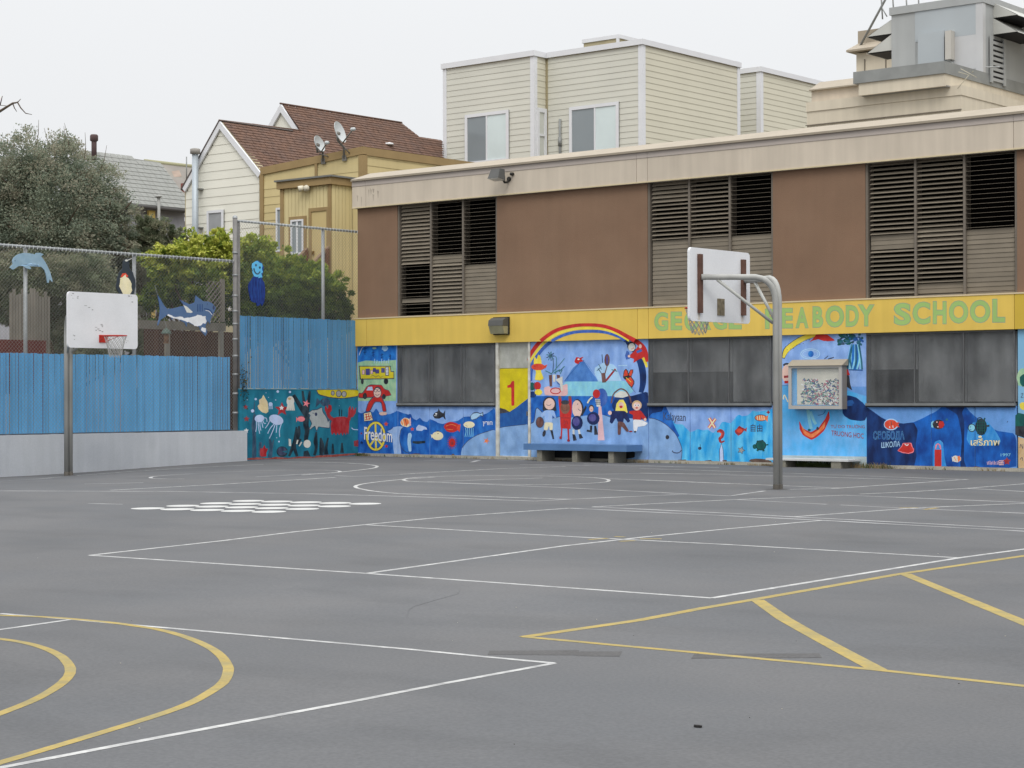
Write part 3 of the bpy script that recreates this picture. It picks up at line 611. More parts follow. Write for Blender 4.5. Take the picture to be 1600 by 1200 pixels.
f.stroke('lb', [(815, 420), (870, 500), (945, 600)], 6); f.stroke('hill', [(640, 600), (790, 425)], 4); f.ell('ltblue', 1010, 520, 105, 80, wob=.05); f.poly('ltblue', [(905, 520), (1120, 520), (1150, 600), (940, 606)]); f.stroke('ltblue', [(1120, 465), (1200, 462)], 8); f.done('painted_island', pB)
f = Fig(z7, .008); f.poly('red', [(728, 430), (745, 388), (775, 395), (810, 385), (790, 410), (812, 425), (775, 430), (768, 450), (740, 445)]); f.ell('white', 765, 408, 10, 7); f.done('painted_fish', pB)
f = Fig(z7, .008)
for a, w, c in (([(515, 345), (540, 430), (535, 530)], 7, 'slate'), ([(520, 540), (600, 450), (640, 400)], 6, 'leaf'), ([(560, 540), (570, 420), (560, 380)], 6, 'leaf'), ([(470, 510), (530, 540)], 8, 'leaf'), ([(590, 520), (640, 470)], 8, 'leaf'), ([(600, 540), (620, 500)], 7, 'leaf'), ([(545, 530), (600, 500)], 9, 'leaf')): f.stroke(c, a, w)
for k in range(9):
    t = k * .7; f.stroke('leaf' if k % 2 else 'slate', [(515, 375), (515 + 38 * math.cos(t), 380 + 42 * math.sin(t))], 7)
f.poly('brown', [(500, 550), (528, 545), (530, 650), (508, 650)]); f.poly('palewhite', [(535, 545), (560, 545), (556, 610), (540, 610)]); f.poly('brown', [(570, 545), (600, 550), (598, 590), (575, 585)]); f.poly('palewhite', [(560, 590), (622, 560), (625, 690), (606, 690), (600, 630)]); f.done('painted_plants', pB)
f = Fig(z7, .012); f.poly('rose', [(462, 730), (458, 660), (500, 645), (520, 668), (600, 660), (625, 640), (668, 625), (670, 736)]); f.ring('red', 560, 690, 44, 26, 9); f.ell('rainblue', 598, 605, 29, 30); f.stroke('purple', [(605, 630), (602, 670)], 8); f.done('painted_couch', pB)
f = Fig(z7, .008)
for a, w, c in (([(975, 365), (980, 440)], 7, 'slate'), ([(940, 490), (975, 540), (990, 560)], 7, 'slate'), ([(1020, 470), (1000, 540)], 9, 'brown'), ([(985, 530), (995, 615)], 36, 'brown'), ([(1010, 600), (1070, 525), (1095, 495)], 17, 'dred'), ([(1060, 500), (1110, 515)], 8, 'leaf'), ([(930, 510), (965, 480)], 6, 'slate'), ([(945, 450), (970, 500)], 5, 'slate')): f.stroke(c, a, w)
f.ell('brown', 1020, 415, 24, 55); f.ell('purple', 1020, 415, 9, 40); f.done('painted_plants', pB)
f = Fig(z7, .010); f.poly('black', [(1160, 565), (1172, 505), (1188, 492), (1206, 510), (1210, 535), (1226, 502), (1254, 496), (1252, 530), (1238, 562), (1262, 600), (1262, 626), (1242, 664), (1215, 640), (1190, 600)]); f.poly('red2', [(1167, 560), (1178, 510), (1188, 500), (1200, 516), (1206, 552)]); f.poly('red2', [(1212, 548), (1230, 508), (1248, 502), (1246, 530), (1232, 560)]); f.poly('red2', [(1182, 590), (1230, 566), (1255, 602), (1255, 624), (1240, 654), (1216, 632)]); f.stroke('yel2', [(1190, 570), (1236, 612)], 5); f.stroke('ink', [(1230, 655), (1275, 705)], 3); f.done('painted_butterfly', pB)
f = Fig(z7, .010); f.ell('dgreen', 350, 650, 29, 36); f.ell('red', 398, 645, 32, 36); f.ell('navy', 354, 722, 34, 28); f.ell('yel2', 408, 702, 34, 27); f.stroke('ink', [(372, 612), (374, 745)], 4); f.done('painted_balloons', pB)
f = Fig(z7, .014); f.poly('yel2', [(362, 440), (372, 380), (392, 410), (405, 365), (425, 380), (438, 440), (430, 520), (455, 580), (420, 600), (372, 590), (385, 520)]); f.ell('red2', 405, 476, 62, 30); f.poly('red2', [(455, 465), (486, 455), (470, 490)]); f.ell('ink', 375, 470, 4, 4); f.done('painted_sun_figure', pB)
YB_ = 236
def rainbow(col, pts, w, lift):
    bandz7 = lambda x, y, l=0: F(770 + x / 5.714, 490 + y / 5.714, -.0802 - l)
    def lay(rn, up_):
        if len(rn) > 1: Fig(bandz7 if up_ else z7, lift).stroke(col, [(q[0], q[1]) for q in rn], [q[2] for q in rn]).done('painted_rainbow', school if up_ else pB)
    dense = spline([(*p, q) for p, q in zip(pts, w)], 7)
    run, cur = [], None
    for d in dense:
        up = d[1] < YB_ + 3
        if cur is None: cur = up
        if up != cur:
            run.append(d)
            lay(run, cur)
            run, cur = [run[-2] if len(run) > 1 else d], up
        run.append(d)
    lay(run, cur)
rainbow('rainblue', [(336, 600), (342, 510), (368, 420), (450, 312), (560, 225), (700, 172), (850, 158), (1000, 166), (1120, 205), (1190, 252)], [34, 32, 30, 28, 26, 26, 26, 26, 22, 18], .006)
rainbow('navy', [(1180, 235), (1225, 290), (1275, 350), (1315, 430), (1338, 520), (1340, 620), (1322, 705)], [18, 34, 44, 56, 60, 54, 40], .005)
rainbow('yel2', [(322, 470), (347, 402), (450, 268), (560, 190), (700, 144), (850, 130), (1000, 144), (1120, 184), (1215, 244)], [14, 22, 26, 24, 22, 20, 20, 20, 14], .007)
rainbow('yel2', [(1330, 380), (1360, 430), (1376, 480)], [18, 26, 18], .007)
rainbow('red', [(318, 420), (336, 366), (380, 300), (440, 234), (560, 152), (700, 112), (830, 100), (980, 110), (1100, 150), (1200, 204), (1290, 255), (1345, 310), (1370, 380), (1378, 430)], [20, 30, 36, 34, 32, 30, 28, 30, 32, 36, 42, 46, 40, 24], .008)
f = Fig(z7, .013); f.poly('rainblue', [(1195, 330), (1180, 375), (1190, 410), (1225, 400), (1215, 340)]); f.poly('red', [(1222, 372), (1270, 330), (1298, 288), (1340, 290), (1375, 335), (1345, 395), (1300, 410), (1254, 442), (1262, 405), (1212, 388)]); f.ell('black', 1238, 290, 38, 40); f.ell('palewhite', 1240, 300, 31, 36); f.ring('red', 1242, 300, 16, 16, 5, 10, 120); f.ell('peach', 1316, 292, 14, 18); f.ell('peach', 1216, 380, 11, 12); f.stroke('rainblue', [(1285, 345), (1330, 325)], 22); f.done('painted_child', pB)
def kid(fn, lift=.011): f = Fig(z7, lift); fn(f); f.done('painted_child', pB)
def k1(f):
    f.ell('black', 505, 808, 60, 66); f.poly('black', [(448, 800), (562, 800), (568, 868), (445, 866)]); f.ell('peach', 506, 806, 47, 52); f.ring('ink', 500, 806, 20, 14, 4, 15, 165)
    f.poly('whale2', [(425, 900), (470, 862), (545, 862), (568, 930), (555, 932), (532, 905), (530, 975), (462, 972), (462, 905), (436, 935)]); f.poly('cream', [(464, 968), (536, 972), (534, 1038), (508, 1040), (500, 1000), (490, 1042), (456, 1038)])
    f.ell('black', 458, 1070, 14, 30, .25); f.poly('black', [(512, 1040), (534, 1042), (548, 1118), (534, 1122)]); f.ell('ink', 420, 970, 37, 50); f.ell('brown', 420, 970, 32, 45)
kid(k1)
def k2(f):
    f.stroke('red', [(598, 742), (604, 820), (615, 900)], 26); f.stroke('red', [(688, 742), (692, 820), (690, 900)], 26); f.ell('skinbrown', 597, 750, 14, 16); f.ell('skinbrown', 687, 750, 14, 16); f.poly('red', [(592, 800), (706, 796), (700, 900), (694, 1030), (606, 1022)])
    f.ell('skinbrown', 646, 842, 42, 54); f.ell('black', 646, 792, 38, 20); f.ring('brown', 646, 850, 22, 18, 5, 20, 160); f.stroke('dred', [(600, 930), (690, 932)], 6); f.text
    f.stroke('dred', [(632, 955), (648, 965), (634, 985)], 6); f.stroke('dred', [(660, 955), (668, 985)], 6); f.stroke('red', [(616, 1020), (610, 1110)], 12); f.stroke('red', [(672, 1022), (678, 1130)], 14); f.ell('dred', 606, 1108, 12, 14); f.ell('dred', 676, 1132, 13, 12)
kid(k2)
def k3(f):
    f.ell('black', 762, 842, 48, 80, -.15); f.ell('peach', 752, 850, 44, 78, -.05); f.stroke('ink', [(760, 850), (785, 870)], 5); f.ell('ink', 758, 808, 4, 5); f.poly('black', [(785, 900), (830, 820), (838, 840), (800, 912)]); f.ell('navy2', 752, 975, 51, 64); f.ell('purple', 745, 965, 30, 40); f.stroke('palewhite', [(720, 1035), (722, 1085)], 18); f.stroke('palewhite', [(768, 1035), (775, 1080)], 18); f.poly('black', [(710, 1075), (734, 1080), (750, 1130), (718, 1136)]); f.poly('black', [(766, 1075), (788, 1075), (806, 1108), (774, 1118)])
kid(k3)
def k4(f):
    f.ell('black', 880, 842, 24, 28); f.ell('peach', 880, 852, 18, 26); f.stroke('red', [(872, 858), (888, 858)], 4); f.ell('navy2', 897, 936, 57, 58); f.ell('purple', 890, 930, 34, 34); f.poly('black', [(868, 1000), (888, 1000), (884, 1062), (836, 1052), (842, 1036), (866, 1040)]); f.poly('black', [(905, 1002), (922, 1002), (940, 1080), (906, 1082)]); f.stroke('cream', [(845, 800), (862, 770), (890, 745)], 13)
kid(k4)
f = Fig(z7, .007); f.poly('rose', [(945, 800), (966, 800), (998, 1130), (938, 1132)]); f.ell('rainblue', 972, 748, 54, 82); f.ell('red', 925, 716, 33, 40); f.poly('palewhite', [(914, 765), (958, 765), (962, 830), (928, 832)])
for k in range(3): f.stroke('ink', [(914, 778 + k * 16), (960, 778 + k * 16)], 4); f.stroke('ink', [(924 + k * 12, 766), (926 + k * 12, 812)], 4)
f.done('painted_tower', pB)
def k5(f):
    f.poly('blonde', [(1092, 882), (1104, 805), (1130, 770), (1165, 768), (1190, 812), (1204, 885)]); f.ell('blonde', 1148, 828, 34, 44); f.ell('peach', 1146, 818, 24, 28); f.ell('red', 1145, 832, 14, 12); f.poly('navy2', [(1052, 890), (1062, 870), (1105, 868), (1185, 868), (1228, 960), (1205, 975), (1170, 930), (1165, 972), (1115, 966), (1100, 930), (1062, 985), (1042, 968)]); f.ell('peach', 1045, 886, 17, 19)
    f.poly('brown', [(1115, 962), (1168, 968), (1218, 1052), (1196, 1058), (1146, 1002), (1140, 1082), (1116, 1084)]); f.ell('dred', 1232, 1052, 16, 7)
kid(k5)
def k6(f):
    f.ell('tan', 1286, 818, 44, 44); f.ell('peach', 1286, 828, 36, 38); f.ell('white', 1272, 818, 11, 11); f.ell('white', 1300, 818, 11, 11); f.ell('ink', 1273, 818, 5, 5); f.ell('ink', 1299, 818, 5, 5); f.ell('red', 1285, 842, 12, 6); f.poly('red', [(1218, 872), (1262, 866), (1318, 862), (1374, 938), (1352, 956), (1322, 920), (1326, 952), (1250, 948), (1252, 902), (1220, 892)]); f.poly('white', [(1252, 946), (1324, 950), (1386, 978), (1360, 1002), (1294, 1010), (1286, 1050), (1258, 1052)]); f.ell('peach', 1360, 946, 12, 14); f.ell('black', 1270, 1054, 10, 8)
kid(k6)
f = Fig(z7, .005); f.poly(M('bench_shade', (44, 46, 50), rough=.95, var=.2, scale=5), [(440, 1225), (700, 1218), (1000, 1222), (1270, 1228), (1268, 1290), (1000, 1300), (700, 1296), (440, 1285)]); f.done('bench_shadow', pB)  # the bench's shadow, painted dark on the wall beneath it
f = Fig(z7, .005); f.poly('palewhite', [(1085, 745), (1095, 715), (1140, 690), (1190, 700), (1212, 735), (1160, 752)]); f.stroke('brown', [(1058, 800), (1075, 725), (1110, 688), (1145, 672), (1190, 692), (1222, 745), (1234, 800)], 12); f.done('painted_arch', pB)

# --- under the middle window
wash(z8, 'cyan', [(60, 690), (200, 690), (240, 765), (262, 805), (285, 850), (345, 850), (375, 880), (410, 916), (440, 905), (470, 888), (510, 900), (555, 893), (600, 922), (640, 880), (668, 830), (700, 832), (740, 842), (775, 800), (805, 770), (835, 785), (870, 780), (895, 765), (920, 735), (950, 748), (990, 744), (1055, 735), (1100, 715), (1100, 1250), (60, 1250)])
wash(z8, 'water', [(60, 690), (205, 690), (240, 765), (262, 805), (275, 850), (330, 960), (60, 960)], 'painted_water', .0021); wash(z8, 'navy', [(60, 690), (200, 690), (180, 745), (100, 760), (60, 800)], 'painted_water', .0027)
wash(z8, 'whale', [(55, 798), (120, 806), (180, 832), (235, 872), (290, 930), (325, 1000), (342, 1055), (340, 1110), (330, 1250), (55, 1250)], 'painted_whale', .0033)
f = Fig(z8, .004); f.stroke('ink', [(75, 800), (120, 806), (180, 832), (235, 872), (290, 930), (325, 1000), (342, 1055), (340, 1110), (333, 1145)], 5); f.ell('black', 223, 955, 15, 18); f.stroke('ink', [(262, 1065), (272, 1078), (295, 1084), (320, 1080), (338, 1062)], 8); f.done('painted_outline', uw2[0])
wt = lambda x, y, l=0: F(x, y, -l)
f = Fig(wt, .006); f.text('Kalayaan', 'ink', (1000 + 190 / 5.218, 500 + 752 / 5.218, 1000 + 372 / 5.218, 500 + 836 / 5.218), .004, slope=.05); f.done('painted_word', uw2[0])
f = Fig(z8); f.ell('ink', 487, 1046, 15, 13); f.stroke('ink', [(494, 1046), (490, 1012)], 4); f.done('painted_fish', uw2[1])
f = Fig(z8)
for c, w in (('red2', 24), ('cream', 12)): f.stroke(c, [(565, 800), (610, 880)], w); f.stroke(c, [(615, 805), (560, 880)], w)
f.done('painted_starfish', uw2[1])
f = Fig(z8); f.stroke('dred', [(628, 912), (655, 902), (676, 918), (668, 950), (650, 968), (660, 995), (690, 985)], [16, 26, 26, 26, 22, 18, 10]); f.stroke('red2', [(640, 908), (668, 925), (655, 960)], 10); f.done('painted_seahorse', uw2[1])
f = Fig(z8); f.poly('ink', [(648, 1155), (646, 1060), (664, 1000), (680, 1060), (684, 1155)]); f.poly('lavender', [(652, 1155), (651, 1062), (664, 1010), (676, 1062), (680, 1155)]); f.done('painted_plant', uw2[1])
f = Fig(z8); f.poly('dred', [(772, 905), (795, 880), (810, 862), (838, 878), (855, 888), (872, 872), (868, 912), (850, 900), (830, 925), (805, 945), (780, 925)]); f.ell('red2', 812, 902, 26, 18); f.done('painted_fish', uw2[2])
f = Fig(z8); f.ell('ink', 985, 798, 52, 28); f.ell('orange', 985, 798, 47, 23); f.poly('orange', [(1020, 795), (1044, 775), (1040, 830), (1018, 810)])
for k in range(4): f.stroke('cream', [(955 + k * 18, 780), (960 + k * 18, 816)], 6)
f.done('painted_fish', uw2[2])
f = Fig(wt, .004); f.text('\u81ea\u7531', 'ink', (1000 + 902 / 5.218, 500 + 848 / 5.218, 1000 + 998 / 5.218, 500 + 912 / 5.218), .012); f.done('painted_word', uw2[2])
f = Fig(z8)
for a in ((940, 1030), (955, 985), (1000, 978), (1010, 1070), (955, 1068)): f.stroke('dgreen', [(985, 1022), a], 17)
f.stroke('dgreen', [(1010, 1020), (1046, 1016)], 10); f.ell('dgreen', 935, 1032, 17, 20); f.ell('seaweed', 985, 1022, 44, 42); f.ell('dgreen', 985, 1022, 38, 36); f.done('painted_turtle', uw2[2])
f = Fig(z8); f.star('ink', 825, 1062, 34, inner=.5, rot=-70); f.star('gray', 825, 1062, 26, inner=.5, rot=-70); f.done('painted_starfish', uw2[2])
f = Fig(z8); f.star('dred', 1046, 752, 18, n=4, inner=.5).done('painted_starfish', uw2[2])

# --- pier with the notice case
wash(b1, 'lb', [(60, 90), (830, 90), (830, 520), (560, 520), (60, 510)], 'painted_sky', .0015); wash(b1, 'cyan2', [(60, 508), (560, 515), (830, 600), (830, 1065), (60, 1065)]); wash(b1, 'basegray', [(60, 1055), (540, 1062), (830, 1068), (830, 1160), (60, 1160)], 'painted_base', .0021)
wash(b1, 'cream', [(62, 100), (76, 100), (78, 520), (62, 520)], 'bare_strip', .0021)
f = Fig(b1); f.stroke('ink', [(168, 300), (190, 240), (240, 195), (320, 145), (380, 125), (445, 112)], [24, 44, 48, 46, 40, 20]); f.stroke('yel2', [(170, 295), (192, 240), (240, 196), (320, 146), (380, 126), (445, 113)], [16, 36, 40, 38, 32, 14]); f.poly('red', [(372, 176), (400, 145), (430, 108), (510, 112), (578, 162), (500, 166), (440, 150), (400, 160)])
for k in range(9): f.ell('ink', 200 + k * 25, 232 - k * 12 + (k % 3) * 6, 3, 3)
f.done('painted_banana', pC)
f = Fig(b1)
for k in range(46):
    x, y = 600 + random.random() * 185, 108 + random.random() * 80; f.ell(random.choice(['tealdark', 'slate', 'dgreen', 'hill']), x, y, random.uniform(12, 30), random.uniform(6, 16), random.uniform(-1, 1), n=7, wob=.2); f.l -= .00016
for k in range(16): x = 670 + k * 7; f.stroke(random.choice(['hill', 'skydeep', 'aqua', 'tealdark']), [(700 + k * 4, 190), (x + random.uniform(-8, 8), 300), (x + random.uniform(-20, 20), 385)], 13); f.l -= .00012
f.stroke('hill', [(680, 388), (790, 392)], 8); f.done('painted_palm', pC)
f = Fig(b1); f.ring('ltblue', 380, 265, 75, 40, 6); f.ring('ltblue', 380, 265, 60, 28, 4); f.ell('skydeep', 385, 265, 22, 25); f.stroke('ink', [(490, 305), (520, 280)], 6); f.stroke('ink', [(520, 305), (565, 292)], 8); f.done('painted_eye', pC)
f = Fig(b1); f.stroke('aqua', [(362, 700), (372, 780), (388, 850)], 24); f.stroke('aqua', [(382, 715), (405, 780), (425, 815)], 22); f.poly('red', [(293, 783), (325, 850), (385, 878), (450, 838), (500, 765), (524, 708), (534, 765), (492, 860), (440, 910), (392, 938), (325, 900), (296, 850)]); f.poly('orange', [(305, 810), (335, 862), (385, 893), (450, 855), (500, 785), (490, 850), (392, 925), (330, 890)]); f.ell('dgreen', 372, 860, 12, 10); f.ell('black', 437, 848, 10, 14); f.stroke('hill', [(440, 745), (480, 735), (500, 705)], 5); f.done('painted_boat', pC)
f = Fig(b1); f.poly('navy', [(630, 722), (640, 640), (655, 590), (690, 590), (740, 605), (790, 645), (830, 690), (830, 740), (808, 785), (765, 790), (690, 778), (648, 750)]); f.ell('hill', 690, 650, 30, 26, wob=.2); f.poly('black', [(650, 430), (685, 432), (692, 500), (708, 545), (690, 540), (665, 520), (650, 540)]); f.poly('red', [(645, 375), (675, 385), (690, 430), (650, 432)]); f.done('painted_rock', pC)
f = Fig(b1); f.ell('peach', 195, 420, 38, 70); f.stroke('black', [(170, 355), (190, 342), (215, 345)], 14); f.stroke('dred', [(175, 445), (215, 440)], 18); f.stroke('red', [(178, 485), (215, 485)], 20); f.stroke('cream', [(170, 620), (178, 585), (205, 640)], 8); f.done('painted_child', pC)
f = Fig(wt, .004); f.text('T\u1ef0 DO TR\u01af\u1edcNG', 'dred', (1190 + 540 / 5, 500 + 812 / 5, 1190 + 806 / 5, 500 + 850 / 5), .002, slope=.01); f.text('TRUONG HOC', 'dred', (1190 + 545 / 5, 500 + 862 / 5, 1190 + 798 / 5, 500 + 902 / 5), .006, slope=.1); f.done('painted_word', pC)

# --- under the right window
wash(b2, 'mid', [(55, 655), (70, 680), (130, 722), (200, 770), (280, 800), (360, 810), (440, 797), (500, 770), (560, 740), (600, 720), (640, 695), (665, 670), (840, 670), (880, 720), (920, 755), (1010, 830), (1100, 868), (1240, 888), (1240, 1200), (55, 1200)])
wash(b2, 'navy', [(55, 655), (70, 680), (130, 722), (200, 770), (280, 800), (360, 810), (440, 800), (470, 860), (455, 960), (460, 1060), (440, 1200), (55, 1200)], 'painted_water', .0021); wash(b2, 'navy', [(660, 668), (845, 668), (815, 720), (835, 800), (830, 1100), (850, 1165), (800, 1165), (815, 900), (780, 740), (720, 700)], 'painted_water', .0021)
wash(b2, 'glow', [(585, 1170), (590, 1000), (605, 950), (640, 935), (668, 960), (676, 1060), (700, 1170)], 'painted_water', .0024); wash(b2, 'glow', [(860, 850), (900, 800), (1010, 790), (1080, 870), (1120, 940), (1100, 980), (880, 985), (850, 930)], 'painted_water', .0024)
f = Fig(b2); f.poly('red', [(602, 1012), (655, 1012), (655, 1200), (602, 1200)][:2] + [(655, 1158), (602, 1158)]); f.stroke('pink', [(608, 1008), (612, 980), (628, 968), (645, 980), (650, 1008)], 7); f.stroke('pink', [(618, 975), (615, 1000)], 4); f.stroke('pink', [(636, 975), (640, 1000)], 4); f.done('painted_doorway', uw3[1])
f = Fig(b2); f.ell('ltblue', 262, 816, 58, 46); f.ell('red2', 260, 816, 50, 38); f.poly('red2', [(300, 800), (328, 800), (316, 815), (326, 838), (300, 830)]); f.stroke('white', [(250, 830), (252, 845)], 6); f.stroke('white', [(275, 825), (278, 842)], 6); f.stroke('brown', [(262, 790), (265, 822)], 6); f.done('painted_fish', uw3[0])
f = Fig(b2); f.poly('pink', [(308, 1022), (345, 985), (352, 960), (420, 958), (428, 990), (442, 1012), (436, 1034), (400, 1046), (345, 1036)]); f.poly('red', [(314, 1020), (348, 988), (356, 966), (415, 963), (422, 992), (436, 1012), (430, 1028), (400, 1040), (348, 1030)]); f.stroke('white', [(368, 968), (385, 980), (398, 970)], 6); f.done('painted_crab', uw3[0])
f = Fig(wt, .004); f.text('\u0421\u0412\u041e\u0411\u041e\u0414\u0410', 'hill', (1340 + 122 / 5, 500 + 868 / 5, 1340 + 366 / 5, 500 + 946 / 5), .012, ('aqua', .016), slope=-.0); f.done('painted_word', uw3[0])
f = Fig(wt, .004); f.text('\u0428\u041a\u041e\u041b\u0410', 'ltblue', (1340 + 186 / 5, 500 + 956 / 5, 1340 + 332 / 5, 500 + 1000 / 5), .01, slope=-.08); f.done('painted_word', uw3[0])
f = Fig(b2); f.poly('aqua', [(574, 800), (592, 785), (600, 820), (590, 842), (576, 838)]); f.ell('black', 632, 816, 46, 38); f.poly('black', [(582, 812), (600, 800), (600, 832)]); f.poly('red', [(640, 790), (668, 792), (678, 818), (664, 842), (640, 846), (630, 815)]); f.ell('rose', 620, 798, 6, 6); f.ell('rose', 628, 835, 7, 5); f.ell('tealdark', 697, 778, 10, 9); f.done('painted_fish', uw3[1])
f = Fig(b2); f.ell('palewhite', 772, 1086, 36, 26, wob=.1); f.poly('palewhite', [(735, 1065), (752, 1080), (742, 1110)]); f.poly('orange', [(780, 1066), (798, 1060), (806, 1090), (786, 1110)]); f.stroke('orange', [(755, 1072), (770, 1100)], 6); f.done('painted_fish', uw3[1])
f = Fig(b2, .007); f.ring('seaweed', 955, 780, 20, 18, 6); f.stroke('dgreen', [(985, 790), (995, 765)], 12); f.stroke('seaweed', [(1005, 828), (1030, 826)], 16); f.ell('seaweed', 965, 835, 46, 66)
for k in range(4): f.stroke('dgreen', [(928, 800 + k * 22), (1004, 800 + k * 22)], 4); f.stroke('dgreen', [(938 + k * 18, 778), (938 + k * 18, 892)], 4)
f.ell('seaweed', 892, 842, 30, 32); f.ell('aqua', 892, 842, 24, 26); f.ell('ink', 882, 835, 4, 4); f.stroke('ink', [(876, 856), (890, 858)], 4); f.ell('cream', 957, 912, 14, 9); f.done('painted_turtle', uw3[2])
f = Fig(wt, .004); f.text('\u0e40\u0e2a\u0e23\u0e35\u0e20\u0e32\u0e1e', 'cream', (1340 + 882 / 5, 500 + 922 / 5, 1340 + 1112 / 5, 500 + 982 / 5), .014, ('seaweed', .02)); f.done('painted_word', uw3[2])
f = Fig(wt, .004); f.text('1997', 'aqua', (1340 + 1118 / 5, 500 + 1042 / 5, 1340 + 1196 / 5, 500 + 1066 / 5), 0); f.done('painted_word', uw3[2])
Fig(b2).star('dred', 1166, 1104, 32, inner=.55).done('painted_starfish', uw3[2])
f = Fig(b2, .004)
for k in range(12): x = 1012 + k * 11; f.stroke('rose', [(x, 1108 - (k % 3) * 4), (x + 3, 1130)], 4)
for k in range(3):
    for q in range(4): f.ell('rose', 1110 + q * 9, 1100 + k * 15, 4.5, 5, n=6)
f.done('painted_scribble', uw3[2])
f = Fig(b2); f.stroke('ink', [(1168, 800), (1174, 790)], 5); f.done('painted_mark', uw3[2])
# right-hand wall
STRETCH[b2] = (17.42, 20.6)
wash(b2, 'tan', [(1222, 905), (1300, 925), (1340, 940), (1340, 1200), (1222, 1200)], 'painted_ground', .0015)
f = Fig(b2); f.ell('green', 1290, 450, 50, 70, wob=.12); f.ell('dgreen', 1300, 470, 35, 50, wob=.12); f.done('painted_tree', pD); f = Fig(b2); f.stroke('ink', [(1275, 580), (1292, 572), (1286, 590), (1276, 606), (1295, 604)], 4); f.done('painted_mark', pD); f = Fig(b2); f.ell('yel2', 1294, 672, 30, 30, wob=.1); f.done('painted_flower', pD); f = Fig(b2); f.poly('dgreen', [(1232, 745), (1258, 725), (1320, 740), (1320, 830), (1232, 830)]); f.poly('black', [(1232, 830), (1330, 830), (1330, 930), (1270, 910), (1232, 895)]); f.done('painted_garden', pD); f = Fig(b2); f.stroke('ink', [(1268, 1000), (1275, 970), (1290, 1005), (1292, 970)], 4); f.stroke('ink', [(1270, 1090), (1285, 1072), (1288, 1100)], 4); f.done('painted_scribble', pD)

# ================================================================== THINGS AT THE SCHOOL WALL
bench_b = M('bench_blue', (84, 120, 166), rough=.6, var=.10, scale=3); cblock = M('bench_block', (128, 125, 114), rough=.95, var=.15, fine=.15, scale=4)
bt = thing('bench', (7.2, -.3, .25), 'blue painted bench on three concrete blocks below the rainbow mural', 'bench')
boxo('seat', 5.80, 8.68, -.60, -.02, .60, .64, bench_b, bt); boxo('apron', 5.80, 8.68, -.60, -.56, .50, .599, bench_b, bt); boxo('apron', 5.80, 5.84, -.559, -.02, .50, .599, bench_b, bt); boxo('apron', 8.64, 8.68, -.559, -.02, .50, .599, bench_b, bt)
for x in (6.22, 7.22, 8.22): boxo('leg', x - .07, x + .07, -.55, -.08, .2, .499, cblock, bt)
gtop = M('bench_grey', (196, 198, 198), rough=.7, var=.08, scale=3)
bt = thing('bench', (13.1, -.28, .25), 'low pale grey bench under the notice case, on two concrete blocks', 'bench')
for k in range(2): boxo('seat_plank', 12.15, 14.07, -.52 + k * .26, -.28 + k * .26, .385, .425, gtop, bt)
for x in (12.5, 13.78): boxo('leg', x - .11, x + .11, -.50, -.05, .2, .384, cblock, bt)

# notice case
case_m = M('case_bronze', (126, 119, 112), rough=.55, var=.08, scale=4); case_l = M('case_frame', (172, 169, 164), rough=.5, var=.06)
nc = thing('notice_case', (13.14, 0, 1.9), 'glazed notice case with a pale sloping hood and handwritten poster on the painted pier', 'notice case')
x0, x1, y0, z0, z1 = 12.54, 13.74, -.20, 1.46, 2.31
fr = MB(); fr.box(x0 - .02, x0, y0, -.01, z0, z1, case_m); fr.box(x1, x1 + .02, y0, -.01, z0, z1, case_m); fr.box(x0 - .02, x1 + .02, y0, -.01, z0 - .03, z0, case_m); fr.box(x0, x1, -.149, -.011, z0, z1, PC['cyan2']); obj('cabinet', fr, nc)
f = MB(); f.box(x0 - .02, x0 + .045, y0 - .03, y0 - .001, z0 - .03, z1, case_l); f.box(x1 - .045, x1 + .02, y0 - .03, y0 - .001, z0 - .03, z1, case_l); f.box(x0 + .046, x1 - .046, y0 - .03, y0 - .001, z0 - .03, z0 + .04, case_l); f.box(x0 + .046, x1 - .046, y0 - .03, y0 - .001, z1 - .045, z1, case_l); obj('door_frame', f, nc)
f = MB(); f.extr([(x0 - .05, y0 - .06, z1 + .002), (x0 - .05, -.01, z1 + .002), (x0 - .05, -.01, z1 + .13), (x0 - .05, -.03, z1 + .13)], (x1 - x0 + .1, 0, 0), M('case_hood', (156, 146, 128), rough=.6, var=.06)); obj('hood', f, nc)
paper = boxo('poster', x0 + .14, x1 - .02, -.156, -.150, z0 + .06, z1 - .05, M('paper_cream', (204, 201, 188), var=.07, scale=5), nc)
f = MB(); R = random.Random(3); inks = [M('ink_' + n, c, var=0) for n, c in (('blue', (44, 70, 130)), ('teal', (60, 120, 130)), ('rose', (170, 90, 110)), ('dark', (50, 58, 80)), ('white', (224, 226, 228)), ('grn', (110, 150, 130)))]
for k in range(520):
    x = R.uniform(x0 + .26, x1 - .05); z = R.uniform(z0 + .07, z1 - .27); 
    if z > z1 - .36 and .72 < (x - x0) / (x1 - x0) * 1.4 < .95: continue
    w, h = R.uniform(.010, .040), R.uniform(.004, .015); a = R.uniform(-1, 1); c, s = math.cos(a), math.sin(a); q = [(-w, -h), (w, -h), (w, h), (-w, h)]; y = -.1565 - .00001 * k
    f.add([(x + u * c - v * s, y, z + u * s + v * c) for u, v in q], [(0, 1, 2, 3)], R.choice(inks))
obj('handwriting', f, paper, kind='stuff')
boxo('glass', x0 + .05, x1 - .05, y0 - .02, y0 - .016, z0 + .045, z1 - .05, M('case_glass', (200, 208, 210), rough=.08, var=0, trans=.92, spec=.4), nc)

